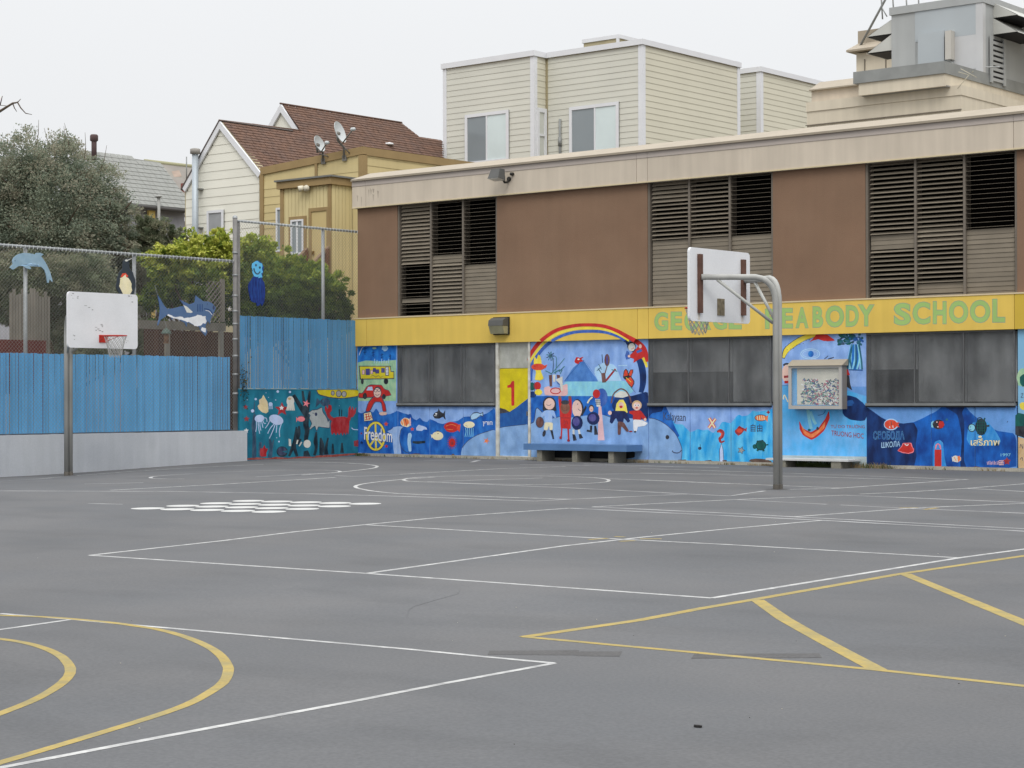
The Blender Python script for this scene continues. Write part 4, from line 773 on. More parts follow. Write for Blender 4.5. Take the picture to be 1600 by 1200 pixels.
# wall lamps
lamp_d, lamp_l = M('lamp_bronze', (84, 84, 82), rough=.5, var=.1, scale=5), M('lamp_lens', (150, 146, 118), rough=.3, var=.12, scale=8); lamp_k = M('lamp_dark', (44, 42, 38), rough=.6, var=.1)
q = F(779, 509, -.2); cx, cz_ = q.x, q.z
wlmp = thing('wall_lamp', (cx, -.08, cz_), 'boxy dark wall lamp with a dull lens on the yellow band above the door', 'wall lamp')
w, h = .24, .185
boxo('back_plate', cx - w, cx + w, -.11, -.081, cz_ - h - .02, cz_ + h + .02, lamp_k, wlmp)
f = MB(); f.extr([(cx - w + .02, -.111, cz_ + h), (cx - w + .02, -.19, cz_ + h), (cx - w + .02, -.30, cz_ + h - .06), (cx - w + .02, -.32, cz_ - .0), (cx - w + .02, -.111, cz_ - .0)], (2 * w - .04, 0, 0), lamp_d); obj('hood', f, wlmp)
f = MB(); f.extr([(cx - w + .03, -.111, cz_ - .002), (cx - w + .03, -.315, cz_ - .002), (cx - w + .03, -.24, cz_ - h), (cx - w + .03, -.111, cz_ - h)], (2 * w - .06, 0, 0), lamp_l); obj('lens', f, wlmp)
q = F(774, 275, -.45); cx, cz_ = q.x, q.z
fl = thing('floodlight', (cx, -.12, cz_), 'grey floodlight angled down from the beige fascia above the left louvers', 'floodlight')
f = MB(); f.hexa([(cx - .18, -.68, cz_ - .11), (cx + .22, -.68, cz_ - .11), (cx + .22, -.36, cz_ - .16), (cx - .18, -.36, cz_ - .16)], [(cx - .14, -.56, cz_ + .17), (cx + .18, -.56, cz_ + .17), (cx + .18, -.34, cz_ + .16), (cx - .14, -.34, cz_ + .16)], lamp_d); obj('housing', f, fl)
f = MB(); f.hexa([(cx - .16, -.67, cz_ - .125), (cx + .20, -.67, cz_ - .125), (cx + .20, -.38, cz_ - .17), (cx - .16, -.38, cz_ - .17)], [(cx - .17, -.675, cz_ - .112), (cx + .21, -.675, cz_ - .112), (cx + .21, -.37, cz_ - .158), (cx - .17, -.37, cz_ - .158)], M('flood_lens', (200, 198, 188), rough=.2, var=.05)); obj('lens', f, fl)
f = MB(); f.tube([(cx + .16, -.40, cz_ - .10), (cx + .18, -.34, cz_ - .22), (cx + .16, -.2, cz_ - .20), (cx + .16, -.113, cz_ - .10)], .035, lamp_k); f.lathe((cx + .16, -.1135, cz_ - .1), [(.0, 0), (.07, 0), (.07, .025), (0, .025)], lamp_k, axis=Vector((0, -1, 0))); obj('bracket', f, fl)
f = MB(); f.lathe((cx + .30, -.1135, cz_ + .03), [(.0, 0), (.05, 0), (.045, .09), (0, .10)], lamp_k, axis=Vector((0, -1, 0))); obj('photocell', f, fl)

for o in fl.children:
    for v in o.data.vertices: v.co = Vector((v.co.x * .8, v.co.y * .8 , v.co.z * .8))
    o.location = (0, .0, .03)
fl.location.y = -.113
# weeds and litter along the foot of the wall
f = MB(); R = random.Random(11); wg, wd = M('weed_green', (78, 92, 50), var=.3, scale=6), M('weed_dry', (142, 124, 92), var=.3, scale=6)
def tuft(x, y, n, h, mat):
    for k in range(n):
        a, l = R.uniform(0, 6.28), R.uniform(.4, 1) * h; dx, dy = math.cos(a) * l * .5, -abs(math.sin(a)) * l * .4; bx, by = x + R.uniform(-.09, .09), y + R.uniform(-.05, .05); w = .008; z = gz(bx, by) - .01
        f.add([(bx - w, by, z), (bx + w, by, z), (bx + dx * .6 + w * .6, by + dy * .6, z + l * .7), (bx + dx * .6 - w * .6, by + dy * .6, z + l * .7), (bx + dx, by + dy, z + l)], [(0, 1, 2, 3), (3, 2, 4)], mat)
for k in range(26): tuft(R.uniform(-.05, .5), -.08, 9, .10, wg if R.random() < .6 else wd)
for k in range(40): tuft(R.uniform(12.7, 13.6), -.1, 10, .16, wg)
for k in range(20): tuft(R.uniform(13.95, 14.75), -.1, 8, .15, wd if R.random() < .75 else wg)
for k in range(6): tuft(R.uniform(8.65, 9.0), -.1, 7, .10, wd)
for k in range(60): tuft(R.uniform(.5, 17.5), -.06, 6, .08, wd if R.random() < .6 else wg)
for k in range(16): tuft(R.uniform(11.4, 12.1), -.08, 7, .06, wd)
obj('wall_weeds', f, kind='stuff', label='weeds and dry grass along the foot of the painted wall', cat='weeds')
for pl, x, y, rx, ry in ((z8, 985, 1150, 80, 24), (z6, 860, 1150, 14, 10), (z6, 540, 1150, 60, 12), (b2, 920, 1155, 65, 10), (z8, 350, 1148, 40, 12), (z8, 690, 1150, 20, 10), (z8, 560, 1150, 30, 8)):
    f = Fig(pl, .006); f.ell(M('peeled_paint', (92, 74, 66), var=.3, scale=8), x, y, rx, ry, wob=.3, n=12); o = f.done('peeled_patch', school)

# ================================================================== ON THE SCHOOL ROOF
beige = M('upper_beige', (204, 194, 175), rough=.85, var=.06, scale=.8, streak=.09); met = M('galvanised', (164, 166, 165), rough=.5, metal=.12, var=.06, scale=.9, streak=.05); met_d = M('curb_metal', (138, 140, 138), rough=.55, metal=.2, var=.12, scale=3); met_b = M('panel_bluegrey', (168, 174, 177), rough=.5, metal=.1, var=.05, scale=.8); gapm = M('vent_dark', (26, 26, 30), var=0)
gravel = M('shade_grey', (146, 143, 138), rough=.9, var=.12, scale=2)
up = thing('roof_monitor', (20, 8, 7), 'beige stepped upper block rising from the school roof behind the fascia', 'roof block')
za = F(1262, 159, 5).z - .24; zb = za + .02
boxo('wall', 9.86, 13.80, 5.0, 13, 6.99, za, beige, up)
boxo('wall_lip', 9.84, 13.82, 4.96, 4.999, za - .33, za - .31, M('seam', (120, 112, 100)), up)
boxo('flashing', 9.85, 13.82, 4.975, 13, za + .001, za + .22, beige, up)
zc = F(1267, 143, 5.3).z
boxo('parapet', F(1268, 143, 5.3).x, 12, 5.3, 12.8, za + .221, zc, fascia_m, up)
f = MB(); xx = F(1264, 143, 5.2).x; f.extr([(xx, 5.2, zc), (xx, 5.2, zc + .03), (xx, 5.7, zc + .27), (xx, 5.9, zc + .27), (xx, 5.9, zc)], (12 - xx, 0, 0), coping_m); obj('coping', f, up)
# platform for the air handler
ct = F(1476, 95, 4.7).z; cx = F(1476, 95, 4.7).x; c0 = F(1333, 118, 4.7).x
boxo('platform_edge', c0, cx, 4.7, 12.5, ct - .27, ct, met_d, up)
boxo('platform_fascia', c0 + .12, cx - .03, 4.74, 12.5, ct - .55, ct - .271, beige, up)
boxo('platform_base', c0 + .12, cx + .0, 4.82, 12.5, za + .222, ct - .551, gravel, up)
# tall beige block behind
t0, t1_ = F(1338, 82, 9), F(1338, 150, 9); YBK = 9
boxo('block', t0.x, t0.x + 8, 9, 13, 6.99, F(1338, 84, 9).z, beige, up)
f = MB(); xx = t0.x - .18; zt = F(1338, 82, 9).z; f.extr([(xx, 8.8, zt), (xx, 8.8, zt + .05), (xx, 9.4, zt + .3), (xx, 9.4, zt + .62), (xx, 9.9, zt + .62), (xx, 9.9, zt)], (8, 0, 0), coping_m); obj('coping', f, up)
for xq in (1351, 1384): v = F(xq, 100, 8.99); boxo('panel_seam', v.x - .015, v.x + .015, 8.985, 8.999, v.z - 1.2, zt - .2, M('seam', (120, 112, 100)), up)

ah = thing('air_handler', (14, 8, ct), 'large grey sheet metal air handler with hooded vents on the school roof', 'air handler')
Y0 = S(1535, 115, cx - .03).y
hx1, htop = F(1535, 0, Y0).x, F(1535, -7, Y0).z; hx0 = F(1393, 60, Y0).x
boxo('body', hx0, hx1, Y0, 12, ct + .001, htop - .16, met, ah)
boxo('top_rail', hx0 - .04, hx1 + .04, Y0 - .04, 12.04, htop - .159, htop + .02, met, ah)
boxo('corner_post', hx1 - .16, hx1 + .02, Y0 - .02, Y0 + .12, ct + .001, htop - .16, M('galv_light', (190, 190, 190), rough=.45, metal=.25, var=.05), ah)
def hp(px, py, y=Y0): return F(px, py, y)
p0, p1 = hp(1430, 20), hp(1527, 55); boxo('panel', p0.x, p1.x, Y0 - .012, Y0 - .001, hp(1430, 66).z, hp(1480, 8).z, met_b, ah)
boxo('panel', hp(1396, 70).x, hp(1431, 70).x, Y0 - .010, Y0 - .001, ct + .1, hp(1410, 69).z, met, ah)
boxo('panel', hp(1488, 80).x, hp(1526, 80).x, Y0 - .010, Y0 - .001, ct + .1, hp(1500, 55).z, M('galv_light', (190, 190, 190)), ah)
a0, a1 = hp(1434, 60, Y0 - .12), hp(1475, 97, Y0 - .12); boxo('access_panel', a0.x, a1.x, Y0 - .12, Y0 - .013, a1.z, hp(1455, 50, Y0 - .12).z, met_b, ah)
a0, a1 = hp(1476.5, 50, Y0 - .2), hp(1486, 92, Y0 - .2); boxo('duct_cover', a0.x, a1.x, Y0 - .2, Y0 - .013, a1.z, hp(1480, 48, Y0 - .2).z, M('duct_beige', (182, 178, 170), rough=.5, var=.05), ah)
f = MB(); c = hp(1484, 94, Y0 - .1); f.tube([c, c + Vector((.1, .02, -.12)), c + Vector((.3, .1, -.2)), c + Vector((.7, .2, -.22)), c + Vector((1.1, .3, -.24))], .018, met, n=6); obj('conduit', f, ah)
# hooded vents: two on the right end, two on the left end
def hood(name, x, sg, yy, ztop, h, out, wd):
    o = MB(); o.hexa([(x, yy, ztop), (x + sg * out, yy, ztop - h), (x + sg * out * .98, yy, ztop - h + .02), (x, yy, ztop - h + .02)][:4], [(x, yy + wd, ztop), (x + sg * out, yy + wd, ztop - h), (x + sg * out * .98, yy + wd, ztop - h + .02), (x, yy + wd, ztop - h + .02)], M('hood_metal', (186, 186, 180), rough=.45, metal=.25, var=.06)); ob = obj(name, o, ah)
    boxo('opening', min(x, x + sg * out * .94), max(x, x + sg * out * .94), yy + .03, yy + wd - .03, ztop - h - .002, ztop - h + .018, gapm, ob)
for py0, py1 in ((3, 28), (27, 54)):
    v0, v1 = S(1548, py0, hx1), S(1548, py1, hx1); hood('vent_hood', hx1 + .001, 1, Y0 + .55, v0.z, v0.z - v1.z, .62, 1.5)
for py0, py1 in ((28, 52), (51, 78)):
    v0, v1 = S(1390, py0, hx0), S(1390, py1, hx0); hood('vent_hood', hx0 - .001, -1, Y0 + .05, v0.z, v0.z - v1.z, .7, 1.0)
v0, v1 = S(1546, 60, hx1), S(1566, 108, hx1)
ya, yb = v0.y, v1.y
lv = boxo('louver', hx1 + .001, hx1 + .03, ya, yb, v1.z - .35, v0.z, gapm, ah)
n = 8; hh = (v0.z - v1.z + .35) / n
for k in range(n): boxo('slat', hx1 + .031, hx1 + .06, ya + .05, yb - .05, v1.z - .35 + hh * k, v1.z - .35 + hh * (k + .58), met, lv)
boxo('louver_frame', hx1 + .031, hx1 + .07, ya - .06, ya + .049, v1.z - .4, v0.z + .05, met, lv); boxo('louver_frame', hx1 + .031, hx1 + .07, yb - .049, yb + .06, v1.z - .4, v0.z + .05, met, lv)
rd = MB(); rd.tube([F(1344, 72, 9.2), F(1384, -2, 9.2), F(1400, -32, 9.2)], .03, met_d, n=6); obj('guy_rod', rd, label='thin steel guy rod slanting up from the beige roof block', cat='rod')
rl = MB()
for px in (1379, 1397, 1418, 1437): a = F(px, 30, Y0 + 2); b = F(px - 3, -20, Y0 + 2); rl.tube([a, b], .018, met_d, n=6)
rl.tube([F(1378, 12, Y0 + 2), F(1386, 26, Y0 + 2)], .015, met_d, n=6); rl.tube([F(1376, -14, Y0 + 2), F(1450, -26, Y0 + 2)], .02, met_d, n=6)
obj('roof_railing', rl, label='thin metal railing posts behind the air handler', cat='railing')
dbr = MB(); c = F(1503, 112, 4.72)
for k in range(4): dbr.tube([c + Vector((random.uniform(-.2, .3), -.05, random.uniform(-.1, .1))), c + Vector((random.uniform(-.1, .5), -.08, random.uniform(-.5, .0)))], .008, M('old_cable', (186, 180, 160), var=.1), n=5)
obj('loose_cable', dbr, label='loose pale cable hanging over the platform edge on the roof', cat='cable')

# ================================================================== BOUNDARY FENCES
galv = M('galv_pipe', (150, 153, 154), rough=.5, metal=.4, var=.12, scale=4, streak=.1); galv_d = M('galv_old', (122, 120, 118), rough=.6, metal=.3, var=.2, scale=4, streak=.1); wire_m = M('wire', (128, 130, 126), rough=.6, metal=.2, var=.1)
slat_b = M('slat_blue', (90, 160, 208), rough=.75, var=.07, scale=1.2, rand=.07, fine=.05, streak=.08); slat_b2 = M('slat_blue_b', (76, 146, 194), rough=.75, var=.08, scale=1.2, rand=.08, fine=.05, streak=.10)
gw = M('wall_grey', (177, 181, 187), rough=.9, var=.04, scale=.8, fine=.05, streak=.07, stain=.07, rgb2=(184, 188, 193), mixscale=1.2)
YF0 = -14.0                                                     # the fence runs on out of the left of the frame
def chain(mb, y0, y1, z0, z1, p=.085, r=.0022, x=0.0):
    for sg in (1, -1):
        k0 = -(z1 - z0)
        c = y0 + (k0 if sg > 0 else 0)
        while c < y1 + (0 if sg > 0 else z1 - z0):
            a, b = (c, z0), (c + sg * (z1 - z0), z1)
            ya, yb = a[0], b[0]; t0, t1 = 0, 1
            for lim, s2 in ((y0, 1), (y1, -1)):
                da, db = (ya - lim) * s2, (yb - lim) * s2
                if da < 0 and db < 0: t0 = 2
                elif da < 0: t0 = max(t0, da / (da - db))
                elif db < 0: t1 = min(t1, da / (da - db))
            if t1 - t0 > .01:
                P, Q = Vector((x + sg * .0015, ya + (yb - ya) * t0, z0 + (z1 - z0) * t0)), Vector((x + sg * .0015, ya + (yb - ya) * t1, z0 + (z1 - z0) * t1))
                mb.tube([P, Q], r, wire_m, n=3, caps=False)
            c += p * 1.0
def slats(parent, y0, y1, z0, z1, pitch, mat):
    me = MB().box(-.005, .005, -pitch * .42, pitch * .42, 0, z1 - z0, mat).mesh('slat')
    n = int((y1 - y0) / pitch)
    for k in range(n):
        inst('slat', me, parent, (.012 + random.uniform(-.004, .004), y0 + pitch * (k + .5) + random.uniform(-.004, .004), z0 + random.uniform(-.008, .008)), (random.uniform(-.004, .004), 0, random.uniform(-.22, .22)))
# lower fence on the low grey wall
wall = MB(); wall.hexa([(-.10, YF0, -.2), (.15, YF0, -.2), (.15, -3.80, -.2), (-.10, -3.80, -.2)], [(-.10, YF0, .925), (.15, YF0, .925), (.15, -3.80, .925), (-.10, -3.80, .925)], gw)
obj('low_wall', wall, label='low pale grey concrete wall carrying the slatted blue fence', cat='wall')
f1 = thing('chain_link_fence', (0, -9, .93), 'chain link fence with blue vertical slats below, standing on the low grey wall', 'fence')
slats(f1, YF0, -4.14, .94, 2.625, .076, slat_b)
m = MB(); chain(m, YF0, -4.08, .94, 4.84, x=.026); obj('wire_mesh', m, f1, kind='stuff')
for y in (-12.95, S(41.5, 450).y, S(211.5, 450).y): obj('post', MB().tube([(-.04, y, .93), (-.04, y, 4.86)], .042, galv, n=10), f1)
obj('top_rail', MB().tube([(-.005, YF0, 4.845), (-.005, -4.0, 4.845)], .028, galv, n=8), f1)
tw = MB()
for k in range(95): y = YF0 + k * .105; tw.tube([(.03, y, 4.80), (.033, y + .02, 4.875), (-.03, y + .04, 4.88)], .006, M('wire_bright', (196, 200, 198), rough=.4, metal=.3, var=.05), n=4)
obj('wire_ties', tw, f1, kind='stuff')
obj('bottom_rail', MB().tube([(.03, YF0, .945), (.03, -4.14, .945)], .012, M('rail_dark', (70, 84, 96)), n=6), f1)
# taller fence on the mural wall
mw = thing('mural_wall', (0, -1.9, .2), 'teal undersea mural wall below the taller slatted fence', 'wall')
boxo('wall', -.12, .05, -3.94, -.02, -.1, 1.885, PC['teal'], mw)
boxo('wall_cap', -.13, .06, -3.94, -.02, 1.886, 1.90, M('cap_teal', (110, 160, 180), var=.1), mw)
f2 = thing('chain_link_fence', (0, -1.9, 1.9), 'taller chain link fence with blue slats above the undersea mural wall', 'fence')
slats(f2, -3.90, -.01, 1.905, 3.59, .082, slat_b2)
m = MB(); chain(m, -3.95, 0.0, 1.905, 5.79, x=.026); obj('wire_mesh', m, f2, kind='stuff')
obj('post', MB().tube([(-.04, S(506.5, 420).y, 1.9), (-.04, S(506.5, 420).y, 5.8)], .042, galv, n=10), f2)
obj('top_rail', MB().tube([(-.005, -3.95, 5.79), (-.005, .05, 5.79)], .028, galv, n=8), f2)
tw = MB()
for k in range(38): y = -3.9 + k * .105; tw.tube([(.03, y, 5.745), (.033, y + .02, 5.82), (-.03, y + .04, 5.825)], .006, M('wire_bright', (196, 200, 198)), n=4)
obj('wire_ties', tw, f2, kind='stuff')
gp = thing('gate_post', (0, -4.0, .2), 'tall weathered steel post with bands where the two fences meet', 'post')
obj('pole', MB().tube([(.0, -4.03, .93), (.0, -4.03, 5.86)], .055, galv_d, n=12), gp); obj('pole', MB().tube([(-.02, -3.90, .9), (-.02, -3.90, 5.80)], .035, galv_d, n=10), gp)
obj('cap', MB().lathe((0, -4.03, 5.86), [(.06, -.02), (.058, .02), (.03, .05), (0, .055)], galv, n=12), gp)
bm = MB().lathe((0, 0, 0), [(.058, -.022), (.066, -.02), (.066, .02), (.058, .022)], galv, n=12).mesh('band')
for py in (395, 430, 462, 486, 506, 530, 556, 585, 615, 645): z = S(368, py).z; inst('band', bm, gp, (0, -4.03, z))

# undersea mural painted on the wall under the tall fence
zm = lambda x, y, l=0: S(350 + x / 7.619, 600 + y / 7.619, .05 + l)
def mural(name, fn, lift=.003):
    f = Fig(zm, lift); fn(f); return f.done(name, mw)
mural('painted_seabed', lambda f: f.poly('brick', [(250, 905), (240, 890), (380, 872), (520, 885), (620, 866), (760, 880), (900, 862), (1080, 866), (1100, 852), (1300, 842), (1598, 822), (1598, 842), (1100, 885), (700, 892)]), .0015)
mural('painted_submarine', lambda f: (f.poly('ink', [(1090, 62), (1600, 62), (1600, 150), (1500, 168), (1380, 178), (1240, 163), (1120, 130)]), f.poly('bus', [(1100, 68), (1600, 68), (1600, 140), (1500, 158), (1380, 168), (1250, 154), (1130, 122)]), [(f.ell('ink', x, y, rx + 4, ry + 4), f.ell('gray', x, y, rx - 3, ry - 3)) for x, y, rx, ry in ((1295, 108, 19, 26), (1366, 115, 31, 36), (1430, 120, 27, 33))]))
for x, y, r, c in ((258, 275, 32, 'dred'), (268, 415, 38, 'dred'), (265, 555, 32, 'white')): mural('painted_starfish', lambda f: f.star(c, x, y, r))
mural('painted_starfish', lambda f: (f.star('crab', 690, 300, 86), f.star('white', 686, 285, 30, inner=.5)))
mural('painted_seaweed', lambda f: (f.poly('slate', [(330, 880), (342, 640), (325, 500), (350, 360), (378, 350), (372, 420), (380, 560), (388, 878)]), f.stroke('slate', [(355, 350), (366, 210)], [20, 8])), .002)
mural('painted_seaweed', lambda f: (f.stroke('seaweed', [(828, 130), (880, 220), (930, 300), (980, 370)], [40, 50, 55, 60]), f.stroke('seaweed', [(935, 82), (950, 200), (972, 340)], [24, 34, 40]), f.stroke('seaweed', [(1022, 85), (1010, 180), (990, 350)], [24, 36, 44]), f.stroke('seaweed', [(985, 350), (975, 480), (990, 560), (975, 650), (975, 720)], [62, 66, 54, 50, 30])), .002)
def jelly(f, x, y, rx, ry, rot, legs):
    for l in legs: f.stroke('lavender', l, 9); f.l -= .00016
    f.ell('lavender', x, y, rx, ry, rot)
mural('painted_jellyfish', lambda f: jelly(f, 422, 410, 58, 44, -.15, [[(385, 430), (388, 500), (378, 570)], [(405, 440), (412, 520), (425, 592)], [(430, 440), (428, 500), (440, 555)], [(445, 430), (455, 480), (465, 520)], [(470, 400), (505, 410), (512, 450)], [(460, 430), (480, 470), (500, 465)]]))
mural('painted_jellyfish', lambda f: jelly(f, 622, 425, 88, 58, .35, [[(560, 390), (530, 470), (490, 528)], [(600, 470), (550, 530), (520, 590)], [(612, 475), (580, 560), (540, 648)], [(630, 480), (622, 580)], [(685, 470), (660, 550), (664, 630)]]))
mural('painted_fish', lambda f: f.poly('sand', [(400, 262), (425, 235), (415, 190), (450, 170), (470, 125), (490, 170), (520, 215), (530, 330), (500, 350), (450, 335), (415, 300)]))
mural('painted_jellyfish', lambda f: (f.ell('lavender', 555, 240, 24, 24), [f.stroke('lavender', [(538 + k * 12, 250), (532 + k * 15, 300)], 6) for k in range(4)]))
mural('painted_octopus', lambda f: (f.ell('palewhite', 790, 205, 46, 62), [f.stroke('palewhite', [(770 + k * 13, 230), (748 + k * 22, 315)], 18) for k in range(5)], f.ell('tan', 780, 175, 20, 14)))
mural('painted_starfish', lambda f: f.star('pink', 980, 232, 46, inner=.4, rot=-75), .006)
mural('painted_fish', lambda f: (f.ell('slate', 1205, 216, 60, 50), f.poly('slate', [(1160, 215), (1105, 165), (1090, 280)]), f.ell('teal', 1180, 205, 8, 8)))
mural('painted_fish', lambda f: (f.ell('pink', 918, 418, 46, 30), f.poly('pink', [(880, 418), (860, 390), (862, 455)]), f.stroke('dred', [(880, 390), (930, 382), (955, 395)], 5)), .006)
mural('painted_shark', lambda f: (f.poly('ink', [(998, 345), (1050, 306), (1108, 302), (1168, 268), (1178, 330), (1222, 390), (1244, 440), (1262, 400), (1266, 530), (1180, 520), (1126, 512), (1104, 566), (1078, 500), (1030, 545), (1008, 545), (1044, 470), (1008, 405), (1022, 370)]), f.poly('shark', [(1005, 345), (1052, 314), (1110, 310), (1164, 278), (1170, 332), (1214, 392), (1240, 460), (1256, 430), (1258, 522), (1180, 512), (1120, 504), (1104, 555), (1082, 492), (1030, 536), (1016, 540), (1052, 470), (1016, 402), (1032, 372)]), f.ell('ink', 1095, 360, 16, 22), f.stroke('ink', [(1050, 345), (1075, 348)], 6)), .005)
mural('painted_crab', lambda f: (f.poly('crab', [(1270, 470), (1300, 412), (1340, 392), (1440, 388), (1492, 420), (1490, 520), (1480, 605), (1462, 570), (1450, 612), (1430, 575), (1412, 618), (1392, 575), (1372, 612), (1352, 575), (1332, 614), (1310, 575), (1285, 610), (1272, 560)]), f.stroke('crab', [(1300, 425), (1255, 390), (1230, 330)], [44, 40, 40]), f.poly('crab', [(1205, 330), (1198, 280), (1215, 255), (1235, 300), (1245, 245), (1278, 255), (1285, 310), (1255, 350)]), f.stroke('crab', [(1480, 430), (1500, 370)], [44, 38]), f.poly('crab', [(1478, 380), (1482, 290), (1505, 255), (1512, 320), (1530, 262), (1545, 320), (1575, 270), (1570, 340), (1530, 400)]), f.stroke('seaweed', [(1372, 300), (1375, 385)], 12), f.stroke('seaweed', [(1402, 305), (1400, 385)], 12)))
mural('painted_crab', lambda f: (f.poly('crab', [(425, 800), (440, 760), (460, 770), (480, 720), (500, 770), (525, 765), (505, 820), (505, 865), (435, 865)])), .006)
mural('painted_seaweed', lambda f: (f.stroke('slate', [(435, 690), (430, 780), (440, 875)], [30, 40, 44]), f.stroke('slate', [(545, 660), (560, 760), (545, 880)], [30, 40, 54]), f.stroke('slate', [(590, 665), (570, 760)], [14, 26])), .002)
mural('painted_clam', lambda f: (f.ell('seaweed', 692, 805, 68, 64), f.ell('ink', 690, 800, 56, 52), f.poly('teal', [(690, 805), (755, 790), (755, 822)])))
mural('painted_seaweed', lambda f: (f.stroke('seaweed', [(775, 860), (840, 700), (880, 600), (895, 500)], [26, 50, 60, 20]), f.stroke('seaweed', [(870, 860), (835, 740), (850, 640), (862, 510)], [30, 44, 40, 18]), f.stroke('seaweed', [(905, 650), (880, 720)], [40, 20])), .004)
mural('painted_fish', lambda f: (f.ell('palewhite', 990, 712, 44, 48), f.poly('palewhite', [(770, 650), (798, 660), (800, 740), (772, 738)]), f.stroke('palewhite', [(878, 665), (866, 715)], 18), f.stroke('palewhite', [(925, 690), (895, 740)], 14)), .006)
mural('painted_rock', lambda f: f.poly('seaweed', [(945, 862), (950, 800), (1000, 790), (1030, 862)]), .004)
mural('painted_seaweed', lambda f: (f.stroke('seaweed', [(1100, 570), (1090, 680), (1098, 760), (1075, 850)], [20, 48, 36, 30]), f.stroke('seaweed', [(1150, 640), (1165, 740), (1155, 850)], [20, 60, 40]), f.stroke('seaweed', [(1240, 640), (1215, 760), (1215, 840)], [16, 36, 60]), f.stroke('seaweed', [(1295, 710), (1295, 830)], [16, 40]), f.stroke('seaweed', [(1405, 700), (1405, 820)], [20, 44])), .002)
mural('painted_fish', lambda f: (f.poly('dred', [(1545, 680), (1598, 665), (1598, 745), (1550, 740)]), f.stroke('lavender', [(1520, 520), (1540, 540), (1595, 545)], 10)), .003)
mural('painted_bubbles', lambda f: [f.ell('lavender', x, y, r, r, n=8) for x, y, r in ((500, 105, 5), (615, 190, 7), (655, 685, 10), (277, 188, 6), (530, 160, 5), (640, 90, 16), (785, 95, 14), (378, 180, 14), (340, 320, 20), (1370, 180, 4), (1372, 260, 4), (628, 640, 6))])

# cut-out figures hung on the fence
def cutout(name, px, cols, label, cat, x=.045, th=.02, layers=(), ax=0):
    """px: outline in photo pixels. A painted board with thickness, hung on the wire."""
    t = thing(name, S(px[0][0], px[0][1], x), label, cat)
    b = MB(); b.extr([S(a, c, x) for a, c in px], (th, 0, 0), cols); obj('board', b, t)
    f = Fig(lambda a, c, l=0: S(a, c, x + th + l), .0005)
    for l in layers: l(f)
    if layers: f.done('painted_detail', t)
    return t
sc = lambda ox, oy, s, pts: [(ox + a / s, oy + b / s) for a, b in pts]
dolph = sc(0, 380, 17.14, [(248, 655), (330, 570), (315, 480), (345, 400), (420, 330), (520, 280), (650, 258), (800, 275), (930, 300), (960, 260), (1060, 258), (1155, 300), (1085, 350), (1130, 410), (1200, 510), (1270, 640), (1330, 780), (1395, 1010), (1385, 1045), (1315, 965), (1290, 1060), (1255, 1060), (1225, 860), (1180, 720), (1090, 630), (980, 580), (860, 575), (740, 585), (820, 670), (800, 700), (690, 670), (590, 610), (480, 615), (400, 670), (330, 712)])
cutout('dolphin_cutout', dolph, M('board_dolphin', (132, 160, 178), var=.06, scale=6, rgb2=(144, 170, 186), mixscale=8), 'pale blue leaping dolphin board hung on the fence at the left', 'dolphin board', layers=[lambda f: f.ell('ink', 23.5, 407.5, .8, .9), lambda f: f.poly('ltblue', sc(0, 380, 17.14, [(560, 600), (700, 570), (860, 560), (980, 572), (1090, 625), (980, 585), (860, 580), (740, 588)]))])
zs = lambda pts: sc(200, 400, 8, pts)
shark = zs([(365, 490), (400, 540), (440, 610), (485, 662), (560, 655), (660, 630), (700, 625), (640, 545), (720, 585), (770, 605), (830, 580), (840, 495), (905, 545), (940, 568), (1000, 568), (1050, 595), (1088, 640), (1085, 670), (1050, 740), (1025, 790), (1020, 850), (990, 810), (960, 880), (985, 950), (965, 1000), (900, 930), (885, 885), (840, 875), (770, 840), (735, 830), (728, 885), (705, 835), (640, 800), (560, 770), (545, 800), (530, 765), (480, 735), (455, 760), (400, 800), (370, 870), (362, 860), (385, 780), (395, 680), (385, 590)])
cutout('shark_cutout', shark, M('board_shark', (86, 112, 148), var=.08, scale=6, rgb2=(76, 102, 138), mixscale=6), 'blue shark board with white belly hung on the fence below the lime bush', 'shark board', layers=[
    lambda f: f.poly('white', zs([(485, 728), (560, 755), (680, 768), (760, 765), (850, 742), (930, 738), (975, 765), (982, 810), (950, 850), (890, 878), (830, 865), (740, 822), (640, 795), (550, 765)])), lambda f: f.poly('palewhite', zs([(690, 610), (740, 635), (810, 700), (790, 712), (735, 705), (710, 650)])), lambda f: f.poly('white', zs([(925, 890), (975, 905), (970, 955), (945, 950), (910, 925)])),
    lambda f: [f.stroke('navy', zs([(870 + k * 20, 600), (868 + k * 20, 695)]), .8) for k in range(4)], lambda f: f.stroke('navy', zs([(950, 660), (1010, 670), (1060, 720)]), 1.2), lambda f: f.stroke('white', zs([(970, 680), (1015, 692), (1050, 735)]), .9), lambda f: f.ell('ink', 324, 475, .8, .8), lambda f: f.ell('ink', 333.8, 480.5, 1.6, 3.4)])
zp = lambda pts: sc(170, 390, 7.06, pts)
peng = zp([(150, 130), (185, 100), (240, 95), (215, 130), (222, 210), (258, 250), (285, 330), (290, 400), (275, 470), (255, 520), (150, 520), (100, 470), (75, 420), (90, 310), (115, 250), (145, 215)])
cutout('penguin_cutout', peng, M('board_penguin', (52, 60, 68), var=.1, scale=6), 'dark penguin board with white and orange chest, behind the white left backboard', 'penguin board', layers=[lambda f: f.poly('red2', zp([(130, 300), (150, 262), (185, 258), (215, 290), (190, 320)])), lambda f: f.poly('cream', zp([(128, 320), (150, 292), (190, 285), (235, 320), (258, 390), (250, 460), (235, 510), (160, 510), (135, 450), (122, 380)])), lambda f: f.ell('palewhite', 197.6, 407, 2.4, 1.6), lambda f: f.stroke('palewhite', zp([(200, 120), (255, 98)]), 1)])
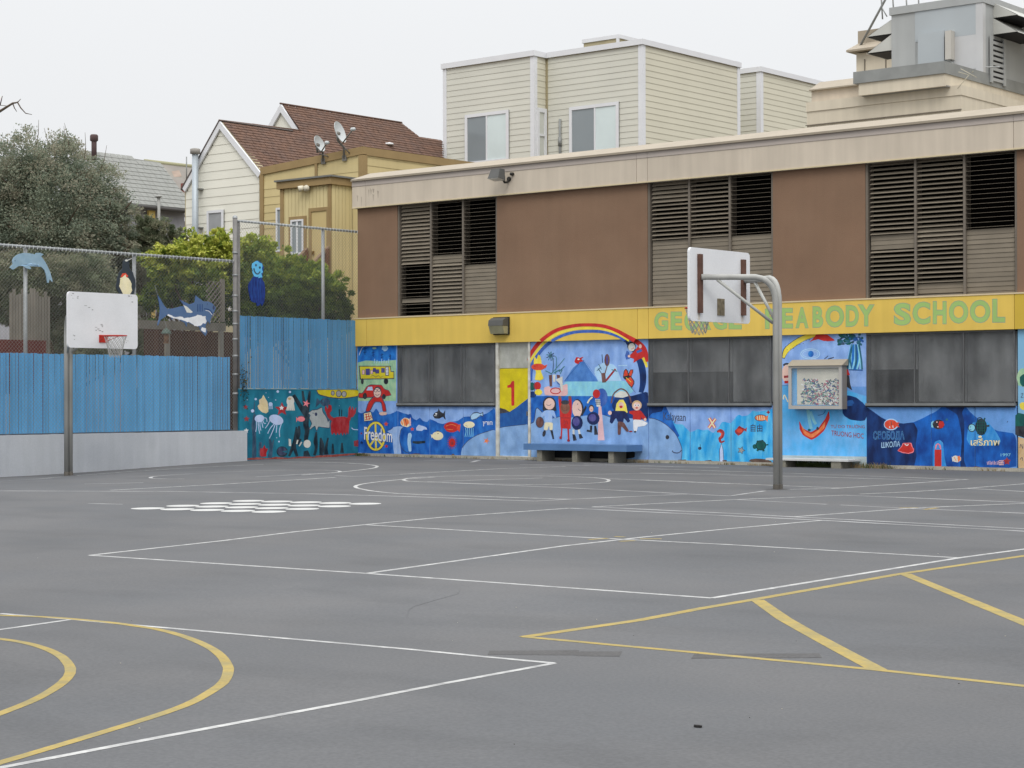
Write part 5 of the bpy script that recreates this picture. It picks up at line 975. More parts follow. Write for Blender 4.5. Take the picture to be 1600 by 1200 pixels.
zo = lambda pts: sc(380, 390, 12, pts)
octo = zo([(160, 300), (185, 245), (240, 208), (290, 215), (345, 255), (375, 320), (365, 410), (345, 500), (345, 560), (385, 620), (400, 700), (400, 830), (385, 980), (345, 1060), (320, 1000), (290, 1050), (250, 1060), (240, 1000), (180, 990), (140, 960), (120, 900), (95, 770), (85, 700), (95, 640), (150, 560), (190, 500), (165, 400)])
cutout('octopus_cutout', octo, M('board_octopus', (22, 40, 104), var=.15, scale=9, rgb2=(36, 66, 140), mixscale=14, stretch=(1, 3, .4)), 'smiling octopus board, light blue head and dark blue legs, hung on the taller fence', 'octopus board', layers=[lambda f: f.poly(M('board_octo_face', (100, 184, 226), var=.05), zo([(165, 310), (190, 250), (240, 214), (290, 220), (340, 258), (368, 320), (358, 410), (340, 530), (270, 520), (190, 480), (172, 410)])), lambda f: f.ell('slate', 400, 414.4, 1.6, 2), lambda f: f.ell('slate', 406, 418, 1.6, 2), lambda f: f.stroke('slate', zo([(200, 350), (210, 400), (240, 445), (280, 455), (318, 410)]), 2.2), lambda f: [f.stroke('hill', zo([(a, 540), (a - 10, 700), (a + 6, 900)]), .7) for a in (160, 215, 280, 330)]])

# ================================================================== BASKETBALL HOOPS
board_m = M('board_white', (216, 217, 219), rough=.55, var=.04, scale=2, fine=.03); rust = M('rust_brown', (94, 68, 58), rough=.85, var=.25, scale=6); pole_m = M('hoop_pole', (164, 164, 160), rough=.5, metal=0, var=.10, scale=2, streak=.14); arm_m = M('hoop_arm', (172, 173, 168), rough=.5, metal=0, var=.06, scale=2); red_m = M('rim_red', (182, 50, 40), rough=.5, var=.1); net_m = M('net_white', (168, 168, 165), rough=.9, var=.08); scuff = M('board_scuff', (150, 150, 150), var=.3, scale=10); rustpale = M('rust_stain', (200, 186, 160), var=.2, scale=9)
def hoop(px, py, bx, yc, z0, z1, sg, label, wd=1.76):
    """pole foot (world), board plane x, board centre y, board bottom and top, sg: which way the board faces"""
    zg = gz(px, py)
    t = thing('basketball_hoop', (px, py, zg), label, 'basketball hoop', 'basketball hoops on the playground')
    # board with rounded corners
    ring = []
    for (cy, cz, a0) in ((yc + wd / 2 - .07, z1 - .07, 0), (yc - wd / 2 + .07, z1 - .07, 90), (yc - wd / 2 + .07, z0 + .07, 180), (yc + wd / 2 - .07, z0 + .07, 270)):
        for k in range(5): a = math.radians(a0 + 22.5 * k); ring.append((bx, cy + .07 * math.cos(a), cz + .07 * math.sin(a)))
    b = MB(); b.extr(ring, (-sg * .045, 0, 0), board_m); bo = obj('backboard', b, t)
    back = bx - sg * .046
    H = z1 - z0
    bars = (yc - .62, yc + .64)
    for yb in bars: boxo('mounting_bar', min(back, back - sg * .05), max(back, back - sg * .05), yb - .045, yb + .045, z0 + .13, z1 - .1 - (.02 if yb > yc else 0), rust, t)
    for yb in bars:
        f = MB()
        for k in range(2): f.add([(back - sg * .0008, yb - .03 + k * .035, z0 + .02), (back - sg * .0008, yb - .018 + k * .035, z0 + .02), (back - sg * .0008, yb - .015 + k * .035, z0 + .13), (back - sg * .0008, yb - .03 + k * .035, z0 + .13)], [(0, 1, 2, 3)], rustpale)
        obj('rust_stain', f, bo)
    za = z0 + .60 * H                                            # where the arms meet the bars
    for i, yb in enumerate(bars):
        off = (-.052, .052)[i]; P = [Vector((px, py + off, zg - .02)), Vector((px, py + off, za - .42))]
        end = Vector((back - sg * .07, yb, za)); top = Vector((px, py + off, za))
        for k in range(1, 7):                                    # gooseneck
            u = k / 7; a = P[1]; P_ = a * (1 - u) ** 2 + (top + Vector((0, 0, .04))) * 2 * u * (1 - u) + (top + (end - top) * .38 + Vector((0, 0, .01))) * u * u; P.append(P_)
        P += [top + (end - top) * .45 + Vector((0, 0, .005)), end + (end - top).normalized() * .02]
        obj('pole', MB().tube(P, .047, pole_m, n=14), t)
        obj('strut', MB().tube([Vector((px + sg * .05, py + off, za - .72)), top + (end - top) * (.80 if i == 0 else .72) + Vector((0, 0, -.04))], .026, arm_m, n=8), t)
        obj('foot_band', MB().lathe((px, py + off, zg - .02), [(.049, 0), (.051, .09), (.048, .1)], M('pole_foot', (92, 88, 82), var=.2), n=14), t)
    # access plate behind the rim
    boxo('rim_plate', min(back, back - sg * .012), max(back, back - sg * .012), yc - .10, yc + .10, z0 + .11, z0 + .38, M('rim_plate', (118, 108, 88), var=.4, scale=14), t)
    # rim and net
    zr = z0 + .245; rc = Vector((bx + sg * (.15 + .225), yc, zr)); f = MB(); P = [rc + Vector((math.cos(k * math.pi / 12) * .225, math.sin(k * math.pi / 12) * .225, 0)) for k in range(25)]; f.tube(P, .012, red_m, n=6, caps=False)
    f.box(min(bx, bx + sg * .012), max(bx, bx + sg * .012), yc - .11, yc + .11, zr - .13, zr + .025, red_m)
    for dy in (-.09, .09): f.tube([(bx, yc + dy, zr - .1), rc + Vector((-sg * .12, dy * 2, -.005))], .008, red_m, n=5); f.tube([(bx, yc + dy, zr), rc + Vector((-sg * .2, dy, 0))], .010, red_m, n=5)
    obj('rim', f, t)
    n, rows = 12, 6; f = MB()
    def npnt(i, j):
        u = j / rows; r = .222 * (1 - .48 * u ** .8); a = 2 * math.pi * (i + .5 * (j % 2)) / n; return rc + Vector((math.cos(a) * r, math.sin(a) * r, -.02 - .40 * u + (.02 * math.sin(a * 2 + 1) if j == rows else 0)))
    for j in range(rows):
        for i in range(n): f.tube([npnt(i, j), npnt(i, j + 1)], .005, net_m, n=4, caps=False); f.tube([npnt(i, j), npnt(i + (1 if j % 2 else -1), j + 1)], .005, net_m, n=4, caps=False)
    obj('net', f, t)
    f = MB(); R = random.Random(5)
    for k in range(26):
        y, z = R.choice([(yc - .72, z1 - .1), (yc + .7, z1 - .12), (yc - .66, z0 + .17), (yc + .62, z0 + .15), (yc, z0 + .5), (yc - .1, z0 + .42), (yc - .35, z1 - .32)]); y += R.uniform(-.09, .09); z += R.uniform(-.09, .09); w, h = R.uniform(.008, .035), R.uniform(.004, .012)
        f.add([(bx + sg * .0008, y - w, z - h), (bx + sg * .0008, y + w, z - h), (bx + sg * .0008, y + w, z + h), (bx + sg * .0008, y - w, z + h)], [(0, 1, 2, 3)], scuff)
    obj('scuff_marks', f, bo)
    return t
gl, gr = G(107, 743), G(1215.5, 764.5)
for q in (gl, gr):                                              # contact shadow painted as a dark ring on the asphalt round each pole
    vs = []
    for k in range(14): a = 2 * math.pi * k / 14; rr = random.uniform(.15, .21); x, y = q.x + rr * math.cos(a), q.y + rr * math.sin(a) * 1.2; vs.append((x, y, gz(x, y) + .0012))
    obj('contact_shade', MB().add(vs, [tuple(range(14))], patch_m), ground)
bxl, bxr = 2.28, 16.15
tl, tr_, bl = S(106, 455, bxl), S(215, 458, bxl), S(106, 543, bxl)
hoop(gl.x, gl.y, bxl, (tl.y + tr_.y) / 2, bl.z, tl.z, 1, 'basketball hoop with white board, red rim and net, in front of the blue fence', tr_.y - tl.y)
tl, tr_, bl = S(1074, 386, bxr), S(1168, 395, bxr), S(1077, 501.5, bxr)
hoop(gr.x, gr.y, bxr, (tl.y + tr_.y) / 2, bl.z, tl.z, -1, 'basketball hoop seen from behind with rusty bars, in front of the school', tr_.y - tl.y)

# ================================================================== HOUSES BEYOND THE SCHOOL AND THE FENCE
cream_s = M('siding_cream', (202, 201, 190), rough=.75, var=.03, scale=.8, rand=.02); cream_s2 = M('siding_cream_b', (203, 199, 181), rough=.75, var=.03, scale=.8, rand=.02); trim_w = M('trim_white', (216, 217, 220), rough=.6, var=.03); white_s = M('siding_white', (224, 222, 210), rough=.75, var=.03, scale=.8, rand=.02)
yel_s = M('siding_yellow', (198, 181, 134), rough=.8, var=.05, scale=1, rand=.03, streak=.04); yel_v = M('porch_yellow', (205, 190, 144), rough=.8, var=.05, scale=1, rand=.04, streak=.05); trim_b = M('trim_brown', (150, 127, 88), rough=.75, var=.08, scale=2); pane_g = M('pane_grey', (132, 140, 144), rough=.12, var=.06, scale=.6, spec=.6); pane_l = M('pane_blind', (206, 218, 218), rough=.25, var=.04, scale=1.5); wall_c = M('wall_under', (170, 160, 130), var=.05)
def sidingY(parent, x0, x1, y, z0, z1, pitch, mat, xr=None, name='siding_board'):
    """clapboards on a wall facing -Y"""
    z = z0
    while z < z1 - .02:
        zt = min(z + pitch, z1); a, b = (x0, x1) if xr is None else xr(zt)
        if b - a > .05:
            m = MB(); m.hexa([(a, y, z), (a, y - .020, z), (a, y - .008, zt), (a, y, zt)], [(b, y, z), (b, y - .020, z), (b, y - .008, zt), (b, y, zt)], mat); obj(name, m, parent)
        z += pitch
def sidingX(parent, y0, y1, x, z0, z1, pitch, mat, name='siding_board'):
    """clapboards on a wall facing +X"""
    z = z0
    while z < z1 - .02:
        zt = min(z + pitch, z1)
        m = MB(); m.hexa([(x, y0, z), (x + .020, y0, z), (x + .008, y0, zt), (x, y0, zt)], [(x, y1, z), (x + .020, y1, z), (x + .008, y1, zt), (x, y1, zt)], mat); obj(name, m, parent)
        z += pitch
def windowY(parent, x0, x1, z0, z1, y, split, mats=(pane_g, pane_l), fw=.1, tr=trim_w):
    w = boxo('window', x0, x1, y - .05, y - .031, z0, z1, M('reveal', (70, 74, 76), var=0), parent)
    f = MB(); f.box(x0, x0 + fw, y - .085, y - .0505, z0, z1, tr); f.box(x1 - fw, x1, y - .085, y - .0505, z0, z1, tr); f.box(x0 + fw, x1 - fw, y - .085, y - .0505, z1 - fw, z1, tr); f.box(x0 + fw, x1 - fw, y - .085, y - .0505, z0, z0 + fw, tr)
    if split: xm = x0 + (x1 - x0) * split; f.box(xm - .03, xm + .03, y - .075, y - .0505, z0 + fw, z1 - fw, tr)
    obj('frame', f, w)
    xm = x0 + (x1 - x0) * (split or .5); e = .03 if split else 0
    boxo('pane', x0 + fw, xm - e, y - .056, y - .051, z0 + fw, z1 - fw, mats[0], w); 
    if split:
        boxo('pane', xm + e, x1 - fw, y - .056, y - .051, z0 + fw, z1 - fw, mats[1], w)
    else: boxo('pane', xm, x1 - fw, y - .056, y - .051, z0 + fw, z1 - fw, mats[0], w)
    return w

# ---- big cream house
YC, XC, ZT = 16.9, -3.44, 13.36
ch = thing('house', (-8, 18, 0), 'big cream clapboard house with white corner boards rising behind the school roof', 'house', 'houses behind the school')
lo, hi = 10.0, 16.9
for _ in range(40):
    yb = (lo + hi) / 2
    if F(834, 80, yb).z < ZT: lo = yb
    else: hi = yb
yb = min(yb, YC - .4); xb = F(834, 80, yb).x; xl = F(694, 97, yb).x
boxo('wall', xl, xb, yb, 32, 0, ZT - .001, wall_c, ch); boxo('wall', xb + .001, XC, YC, 22.7, 0, ZT - .002, wall_c, ch)
sidingY(ch, xl + .12, xb - .12, yb - .001, 8.2, ZT - .18, .2, cream_s); sidingY(ch, xb + .1, XC - .12, YC - .001, 8.2, ZT - .18, .2, cream_s); sidingX(ch, yb + .12, YC - .05, xb + .001, 8.2, ZT - .18, .2, cream_s2); sidingX(ch, YC + .12, 22.6, XC + .001, 8.2, ZT - .18, .2, cream_s2)
for x, y in ((xl, yb), (xb, yb), (XC, YC)): boxo('corner_board', x - .13 if x != xl else x - .03, x + .04 if x != xl else x + .13, y - .04, y + .14, 0, ZT - .17, trim_w, ch)
boxo('corner_board', XC + .002, XC + .04, 22.55, 22.72, 0, ZT - .17, trim_w, ch)
ed = MB(); ed.box(xl - .08, xb + .08, yb - .09, yb + .2, ZT - .165, ZT + .02, trim_w); ed.box(xb - .1, xb + .081, yb + .201, YC - .1, ZT - .164, ZT + .019, trim_w); ed.box(xb - .05, XC + .08, YC - .09, YC + .2, ZT - .163, ZT + .018, trim_w); ed.box(XC - .1, XC + .081, YC + .201, 22.75, ZT - .162, ZT + .017, trim_w); obj('roof_edge', ed, ch)
boxo('roof', xl, xb - .1, yb + .2, 22.6, ZT - .01, ZT - .0, roof_gravel, ch); boxo('roof', xb - .099, XC - .1, YC + .2, 22.6, ZT - .01, ZT - .0, roof_gravel, ch)
q0, q1 = F(727, 180, yb - .05), F(795, 172.5, yb - .05); windowY(ch, q0.x, q1.x, q0.z - 1.75, q0.z, yb, .5, fw=.11)
q0, q1 = F(890, 168, YC - .05), F(967, 160, YC - .05); windowY(ch, q0.x, q1.x, q0.z - 1.75, q0.z, YC, .52, fw=.11)
q0, q1 = S(837, 168, xb), S(859.5, 171, xb)
w = boxo('window', xb + .031, xb + .045, q0.y, min(q1.y, YC - .05), q0.z - 1.7, q0.z, M('pane_sash', (196, 198, 190), rough=.3, var=.05), ch)
f = MB(); ya, yc2 = q0.y, min(q1.y, YC - .05)
f.box(xb + .046, xb + .08, ya, ya + .12, q0.z - 1.7, q0.z, trim_w); f.box(xb + .046, xb + .08, yc2 - .12, yc2, q0.z - 1.7, q0.z, trim_w); f.box(xb + .046, xb + .079, ya + .121, yc2 - .121, q0.z - .14, q0.z, trim_w); f.box(xb + .046, xb + .085, ya + .121, yc2 - .121, q0.z - .95, q0.z - .88, trim_w); obj('frame', f, w)
q0, q1 = F(875, 186, YC - .06), F(875, 240, YC - .06); f = MB(); f.tube([q1 - Vector((0, 0, .8)), q0], .045, met_d, n=8); f.tube([q1 + Vector((0, 0, .25)), q1 + Vector((0, 0, .55))], .065, met_d, n=8); obj('vent_pipe', f, ch)
pb = F(966, 57, 19.5); pl_ = F(912, 66, 19.5); bx_ = boxo('roof_box', pl_.x, pb.x, 19.5, 23, ZT + .001, pb.z - .06, wall_c, ch)
boxo('roof_box_trim', pl_.x - .05, pb.x + .05, 19.46, 23.05, pb.z - .059, pb.z + .07, trim_w, bx_); boxo('roof_box_trim', pb.x - .06, pb.x + .04, 19.46, 19.52, ZT + .002, pb.z - .06, trim_w, bx_)
cw = thing('house', (0, 28, 0), 'cream clapboard house wing with white corner board, right of the big cream house', 'house', 'houses behind the school')
pw = F(1188, 106, 25.5); XW, YW, ZW = pw.x, 25.5, pw.z
boxo('wall', XW - 9, XW, YW, 40, 0, ZW - .001, wall_c, cw); sidingY(cw, XW - 6, XW - .12, YW - .001, 8.6, ZW - .15, .2, cream_s); sidingX(cw, YW + .12, 40, XW + .001, 8.6, ZW - .15, .2, cream_s2)
boxo('corner_board', XW - .15, XW + .04, YW - .04, YW + .14, 0, ZW - .14, trim_w, cw)
ed = MB(); ed.box(XW - 9, XW + .08, YW - .08, YW + .2, ZW - .139, ZW + .04, trim_w); ed.box(XW - .1, XW + .081, YW + .201, 40, ZW - .138, ZW + .039, trim_w); obj('roof_edge', ed, cw)

# ---- white gabled house with brown shingle roof
shing = M('shingle_brown', (106, 81, 68), rough=.95, var=.18, scale=5, rgb2=(98, 78, 69), mixscale=2.2, stretch=(1, 1, 2), fine=.12)
shing_g = M('shingle_grey', (142, 143, 139), rough=.95, var=.05, scale=3, fine=.06)
YWH = 5.5
wh = thing('house', (-11, 8, 0), 'white clapboard house with a pointed gable and long brown shingle roof', 'house', 'houses behind the fence')
A, E1, E0 = F(346, 189, YWH), F(408, 267, YWH), F(289, 292, YWH)
zl = min(E1.z, E0.z)
wall = MB(); xa, xz = E0.x, E1.x
def gx(z):
    r = xa if z <= E0.z else xa + (A.x - xa) * (z - E0.z) / (A.z - E0.z); s = xz if z <= E1.z else xz + (A.x - xz) * (z - E1.z) / (A.z - E1.z); return r + .06, s - .07
wall.hexa([(xa, YWH, 0), (xz, YWH, 0), (xz, YWH, E1.z), (A.x, YWH, A.z - .03), (xa, YWH, E0.z)], [(xa, YWH + .25, 0), (xz, YWH + .25, 0), (xz, YWH + .25, E1.z), (A.x, YWH + .25, A.z - .03), (xa, YWH + .25, E0.z)], wall_c)
obj('wall', wall, wh); sidingY(wh, xa, xz, YWH - .001, 4.2, A.z - .05, .262, white_s, xr=gx)
sv = (E1 - A); nrm = sv.cross(Vector((0, 1, 0))).normalized()
if nrm.z < 0: nrm = -nrm
def onslope(px, py, P0=A, n=nrm): d = ray(px, py); return CAM + d * ((P0 - CAM).dot(n) / d.dot(n))
def shingles(parent, poly, P0, down, n, course, mat, name='roof', base=(90, 62, 52)):
    ax = Vector((0, 1, 0)); dn = down.normalized(); pl = [((p - P0).dot(ax), (p - P0).dot(dn)) for p in poly]
    base_m = M(name + '_' + mat.name, base, var=.05)
    ring = [p - n * .03 for p in poly]; b = MB(); b.add([*ring], [tuple(range(len(ring)))], base_m); ob = obj(name, b, parent)
    t = min(p[1] for p in pl); t1 = max(p[1] for p in pl); m = MB(); R = random.Random(8)
    while t < t1:
        tm = t + course * .5; xs_ = []
        for i, a in enumerate(pl):
            c = pl[(i + 1) % len(pl)]
            if (a[1] - tm) * (c[1] - tm) < 0: xs_.append(a[0] + (c[0] - a[0]) * (tm - a[1]) / (c[1] - a[1]))
        xs_.sort()
        for a, c in zip(xs_[::2], xs_[1::2]):
            s = a - R.random() * .3
            while s < c:
                e = s + R.uniform(.2, .36); s0, e0 = max(s, a), min(e - .012, c); h = R.uniform(.004, .009)
                if e0 > s0: m.add([P0 + ax * s0 + dn * t + n * -.01, P0 + ax * e0 + dn * t + n * -.01, P0 + ax * e0 + dn * (t + course * 1.05) + n * h, P0 + ax * s0 + dn * (t + course * 1.05) + n * h, P0 + ax * e0 + dn * (t + course * 1.05) - n * .02, P0 + ax * s0 + dn * (t + course * 1.05) - n * .02], [(0, 1, 2, 3), (3, 2, 4, 5)], mat)
                s = e
        t += course
    obj('shingle', m, ob, kind='stuff'); return ob
rp = [onslope(*q) for q in ((346, 188), (470, 204), (441, 163), (540, 178), (628, 192), (655, 213), (691, 219.5), (692, 246))]
ev = max((p - A).dot(sv.normalized()) for p in (E1,)) + 1.2
def drop(p): return p + sv.normalized() * (ev - (p - A).dot(sv.normalized()))
poly = rp[:2] + [rp[2]] + rp[4:] + [drop(rp[-1]), drop(A)]
shingles(wh, poly, A, sv, nrm, .14, shing)
# second, higher gable behind
Y2 = rp[2].y; A2 = rp[2]; gl_ = F(418, 200, Y2 - .02); gr_ = F(471, 205, Y2 - .02)
g2 = MB(); g2.add([(A2.x, Y2, A2.z - .02), (A2.x - (A2.z - 6) * .9, Y2, 6), (gr_.x + .6, Y2, 6), (gr_.x, Y2, gr_.z)], [(0, 1, 2, 3)], white_s); obj('upper_gable', g2, wh)
def rake(a, b, w, th, mat, parent, y_out=.12):
    d = (b - a).normalized(); up_ = Vector((0, 1, 0)).cross(d).normalized()
    if up_.z < 0: up_ = -up_
    m = MB(); m.hexa([a, a - up_ * w, a - up_ * w + Vector((0, -th, 0)), a + Vector((0, -th, 0))], [b, b - up_ * w, b - up_ * w + Vector((0, -th, 0)), b + Vector((0, -th, 0))], mat); obj('rake_board', m, parent)
up1 = Vector((0, -.03, -.012))
rake(A + up1, E1 + up1 + (E1 - A) * .04, .17, .06, trim_w, wh); rake(A + up1 + Vector((0, -.002, 0)), E0 + up1 + (E0 - A) * .02, .17, .06, trim_w, wh)
bl_ = Vector((A2.x - (A2.z - 6) * .9, Y2, 6)); rake(A2 + up1, gr_ + up1, .17, .06, trim_w, wh); rake(A2 + up1, bl_ + up1, .17, .06, trim_w, wh)
f = MB(); f.tube([A + Vector((0, -.1, .01)), rp[1] + Vector((0, 0, .0))], .03, shing, n=6); f.tube([rp[2] + Vector((0, -.1, .02)), rp[4] + Vector((0, 0, .01))], .03, shing, n=6); obj('ridge_cap', f, wh)
lp = MB(); dl = (E0 - A); nl = dl.cross(Vector((0, 1, 0))).normalized(); nl = nl if nl.z > 0 else -nl
lp.extr([A + Vector((0, -.1, .04)), E0 + dl * .06 + Vector((0, -.1, .04)), E0 + dl * .06 + Vector((0, 3, .04)), A + Vector((0, 3, .04))], -nl * .05, M('roof_dark', (84, 76, 72), var=.1)); obj('left_roof', lp, wh)
q0, q1 = F(326, 330, YWH), F(351.5, 326, YWH); windowY(wh, q0.x, q1.x, q0.z - 1.5, q0.z, YWH, None, mats=(M('pane_curtain', (150, 152, 154), rough=.4, var=.08, scale=3),), fw=.08)
f = MB(); q = F(305, 235, YWH - .25); f.tube([(q.x, q.y, 4), (q.x, q.y, q.z)], .10, M('flue_grey', (170, 178, 184), rough=.5, metal=.3, var=.06), n=12); f.lathe((q.x, q.y, q.z - .12), [(.1, 0), (.16, .02), (.16, .16), (.1, .18), (0, .18)], M('flue_cap', (150, 146, 140), rough=.6, var=.15), n=12)
for z in (q.z - 1.2, q.z - 2.4): f.box(q.x - .12, q.x + .12, q.y, YWH, z, z + .04, met_d)
obj('flue_pipe', f, wh)
f = MB(); q = E1 + Vector((.05, -.06, -.1)); f.tube([q, q + Vector((0, 0, -.3)), q + Vector((.02, .04, -.5)), (q.x + .02, q.y + .04, 2)], .04, trim_b, n=6); obj('downpipe', f, wh)

# ---- yellow house with the porch
YY = 5.3
yh = thing('house', (-7, 6, 0), 'mustard yellow house with brown trim, flat parapet and a boarded back porch', 'house', 'houses behind the fence')
c0, c1, c2 = F(409.5, 262, YY), F(567, 229, YY), F(567, 400, YY)
XY = c1.x; cm_ = F(495, 250, YY)
wall = MB(); wall.hexa([(c0.x, YY, 0), (XY, YY, 0), (XY, YY, c1.z - .1), (c0.x, YY, c0.z - .1)], [(c0.x, YY + .2, 0), (XY, YY + .2, 0), (XY, YY + .2, c1.z - .1), (c0.x, YY + .2, c0.z - .1)], yel_s); obj('wall', wall, yh)
def yx(z):
    if z < c0.z - .3: return c0.x + .1, XY - .14
    t = (z - c0.z + .3) / (c1.z - c0.z + 1e-6); return min(c0.x + .1 + t * (XY - c0.x), XY - .2), XY - .14
sidingY(yh, 0, 0, YY - .001, 2.5, c1.z - .25, .235, yel_s, xr=yx)
yr = S(690, 249, XY); sidingX(yh, YY + .14, YY + 8, XY + .001, 5.5, c1.z - .22, .235, yel_s)
boxo('wall', XY - .3, XY, YY + .201, YY + 9, 0, c1.z - .12, yel_s, yh)
f = MB(); f.hexa([(c0.x - .03, YY - .05, c0.z - .22), (c0.x - .03, YY - .05, c0.z), (c0.x - .03, YY + .1, c0.z), (c0.x - .03, YY + .1, c0.z - .22)], [(XY + .05, YY - .05, c1.z - .22), (XY + .05, YY - .05, c1.z), (XY + .05, YY + .1, c1.z), (XY + .05, YY + .1, c1.z - .22)], trim_b); f.box(XY - .03, XY + .051, YY + .101, YY + 8, c1.z - .24, c1.z - .01, trim_b); obj('parapet_trim', f, yh)
boxo('corner_board', XY - .14, XY + .045, YY - .045, YY + .14, 0, c1.z - .241, trim_b, yh); boxo('corner_board', c0.x - .05, c0.x + .09, YY - .045, YY + .1, 0, c0.z - .23, trim_b, yh); boxo('trim_board', cm_.x - .05, cm_.x + .05, YY - .042, YY - .03, 5, cm_.z - .1, trim_b, yh)
q0, q1 = F(432, 325, YY - .05), F(440.5, 325, YY - .05); windowY(yh, q0.x, q1.x + .15, q0.z - 1.3, q0.z, YY, None, mats=(pane_g,), fw=.06)
# porch
YP = 3.6; p0, p1 = F(440.5, 285, YP), F(517.5, 277, YP); XP = p1.x; zp_ = p0.z
boxo('porch_wall', p0.x, XP, YP, YY - .05, 2.0, zp_ - .2, wall_c, yh)
n = int((XP - p0.x) / .14)
for k in range(n): a = p0.x + (XP - p0.x) * k / n; boxo('porch_board', a + .006, a + (XP - p0.x) / n - .006, YP - .022, YP - .001, 2.2, zp_ - .2, yel_v, yh)
n = int((YY - YP) / .14)
for k in range(n): a = YP + (YY - .05 - YP) * k / n; boxo('porch_board', XP + .001, XP + .022, a + .006, a + (YY - .05 - YP) / n - .006, 2.2, zp_ - .2, yel_v, yh)
boxo('porch_fascia', p0.x - .1, XP + .1, YP - .12, YY - .06, zp_ - .199, zp_ + .0, trim_b, yh); boxo('porch_roof', p0.x - .15, XP + .16, YP - .17, YY - .055, zp_ + .001, zp_ + .05, M('porch_roof', (112, 112, 108), var=.1), yh)
boxo('corner_board', p0.x - .03, p0.x + .1, YP - .05, YP - .023, 2.2, zp_ - .2, trim_b, yh); boxo('corner_board', XP - .09, XP + .03, YP - .05, YP - .023, 2.2, zp_ - .2, trim_b, yh)
# a second yellow block to the right of the porch, running behind the school corner
q = F(518, 276, YY - .3); boxo('side_block', XP + .05, XP + 3.2, YY - .9, YY - .052, 3.2, zp_ - .05, yel_v, yh); boxo('side_roof', XP + .17, XP + 3.3, YY - 1.0, YY - .051, zp_ - .049, zp_ + .03, M('porch_roof', (112, 112, 108)), yh); boxo('side_skirt', XP + .05, XP + 3.25, YY - .93, YY - .901, 3.0, 3.45, trim_b, yh); boxo('side_base', XP + .2, XP + 3.0, YY - .8, YY - .053, 0, 2.999, M('dark_base', (52, 46, 40), var=.1), yh)
d0, d1 = F(487, 331, YP - .03), F(511, 331, YP - .03); dr = boxo('door', d0.x, d1.x, YP - .035, YP - .0235, d0.z - 2.1, d0.z, M('door_yellow', (194, 174, 124), var=.04), yh)
f = MB(); f.box(d0.x - .1, d0.x - .001, YP - .06, YP - .0235, d0.z - 2.1, d0.z + .1, trim_b); f.box(d1.x + .001, d1.x + .1, YP - .06, YP - .0235, d0.z - 2.1, d0.z + .1, trim_b); f.box(d0.x, d1.x, YP - .06, YP - .0235, d0.z + .001, d0.z + .1, trim_b); obj('frame', f, dr)
boxo('handle', d0.x + .05, d0.x + .11, YP - .08, YP - .036, d0.z - 1.2, d0.z - 1.1, M('handle_brass', (150, 120, 60), metal=.7, rough=.35), dr)
q0, q1 = F(455, 344, YP - .05), F(474.5, 342, YP - .05); w = windowY(yh, q0.x, q1.x, q0.z - .98, q0.z, YP, .5, mats=(pane_g, pane_g), fw=.05)
f = MB(); f.box(q0.x - .09, q0.x - .001, YP - .06, YP - .023, q0.z - 1.1, q0.z + .09, trim_b); f.box(q1.x + .001, q1.x + .09, YP - .06, YP - .023, q0.z - 1.1, q0.z + .09, trim_b); f.box(q0.x, q1.x, YP - .06, YP - .023, q0.z + .001, q0.z + .09, trim_b); obj('surround', f, yh)
q = F(477, 293, YP - .1); f = MB(); f.lathe((q.x - .07, q.y, q.z), [(0, 0), (.07, 0), (.09, .14), (0, .15)], M('lamp_white', (216, 210, 190), var=.05), axis=Vector((-.5, -.7, -.3))); f.lathe((q.x + .07, q.y, q.z), [(0, 0), (.07, 0), (.09, .14), (0, .15)], M('lamp_white', (216, 210, 190)), axis=Vector((.5, -.7, -.3))); f.box(q.x - .08, q.x + .08, q.y, YP - .023, q.z - .05, q.z + .07, trim_b); obj('porch_lamp', f, yh)
# stair railings
rail_b = M('rail_brown', (110, 76, 56), rough=.85, var=.15, scale=4)
stz = d0.z - 2.1
for xr_ in (d0.x - .12, d1.x + .1):
    st = obj('stair_rail', MB().hexa([(xr_ - .05, YP - .1, stz + 1.0), (xr_ + .05, YP - .1, stz + 1.0), (xr_ + .05, YP - .1, stz + 1.1), (xr_ - .05, YP - .1, stz + 1.1)], [(xr_ - .05, YP - 2.5, stz - .9), (xr_ + .05, YP - 2.5, stz - .9), (xr_ + .05, YP - 2.5, stz - .8), (xr_ - .05, YP - 2.5, stz - .8)], M('rail_top', (128, 106, 84), var=.1)), yh)
    boxo('newel', xr_ - .06, xr_ + .06, YP - .22, YP - .1, stz - .3, stz + 1.02, rail_b, st)
    for k in range(1, 14): yk = YP - .15 - k * .165; zk = stz + 1.0 - (k * .165 + .05) * 1.9 / 2.4; boxo('baluster', xr_ - .025, xr_ + .025, yk - .025, yk + .025, zk - .85, zk, rail_b, st)
    m = MB(); m.hexa([(xr_ - .03, YP - .1, stz - .05), (xr_ + .03, YP - .1, stz - .05), (xr_ + .03, YP - .1, stz + .12), (xr_ - .03, YP - .1, stz + .12)], [(xr_ - .03, YP - 2.5, stz - 1.95), (xr_ + .03, YP - 2.5, stz - 1.95), (xr_ + .03, YP - 2.5, stz - 1.78), (xr_ - .03, YP - 2.5, stz - 1.78)], rail_b); obj('stringer', m, st)
for k in range(8): boxo('step', d0.x - .05, d1.x + .03, YP - .4 - k * .28, YP - .1 - k * .28, stz - .06 - k * .2, stz - k * .2, rail_b, yh)

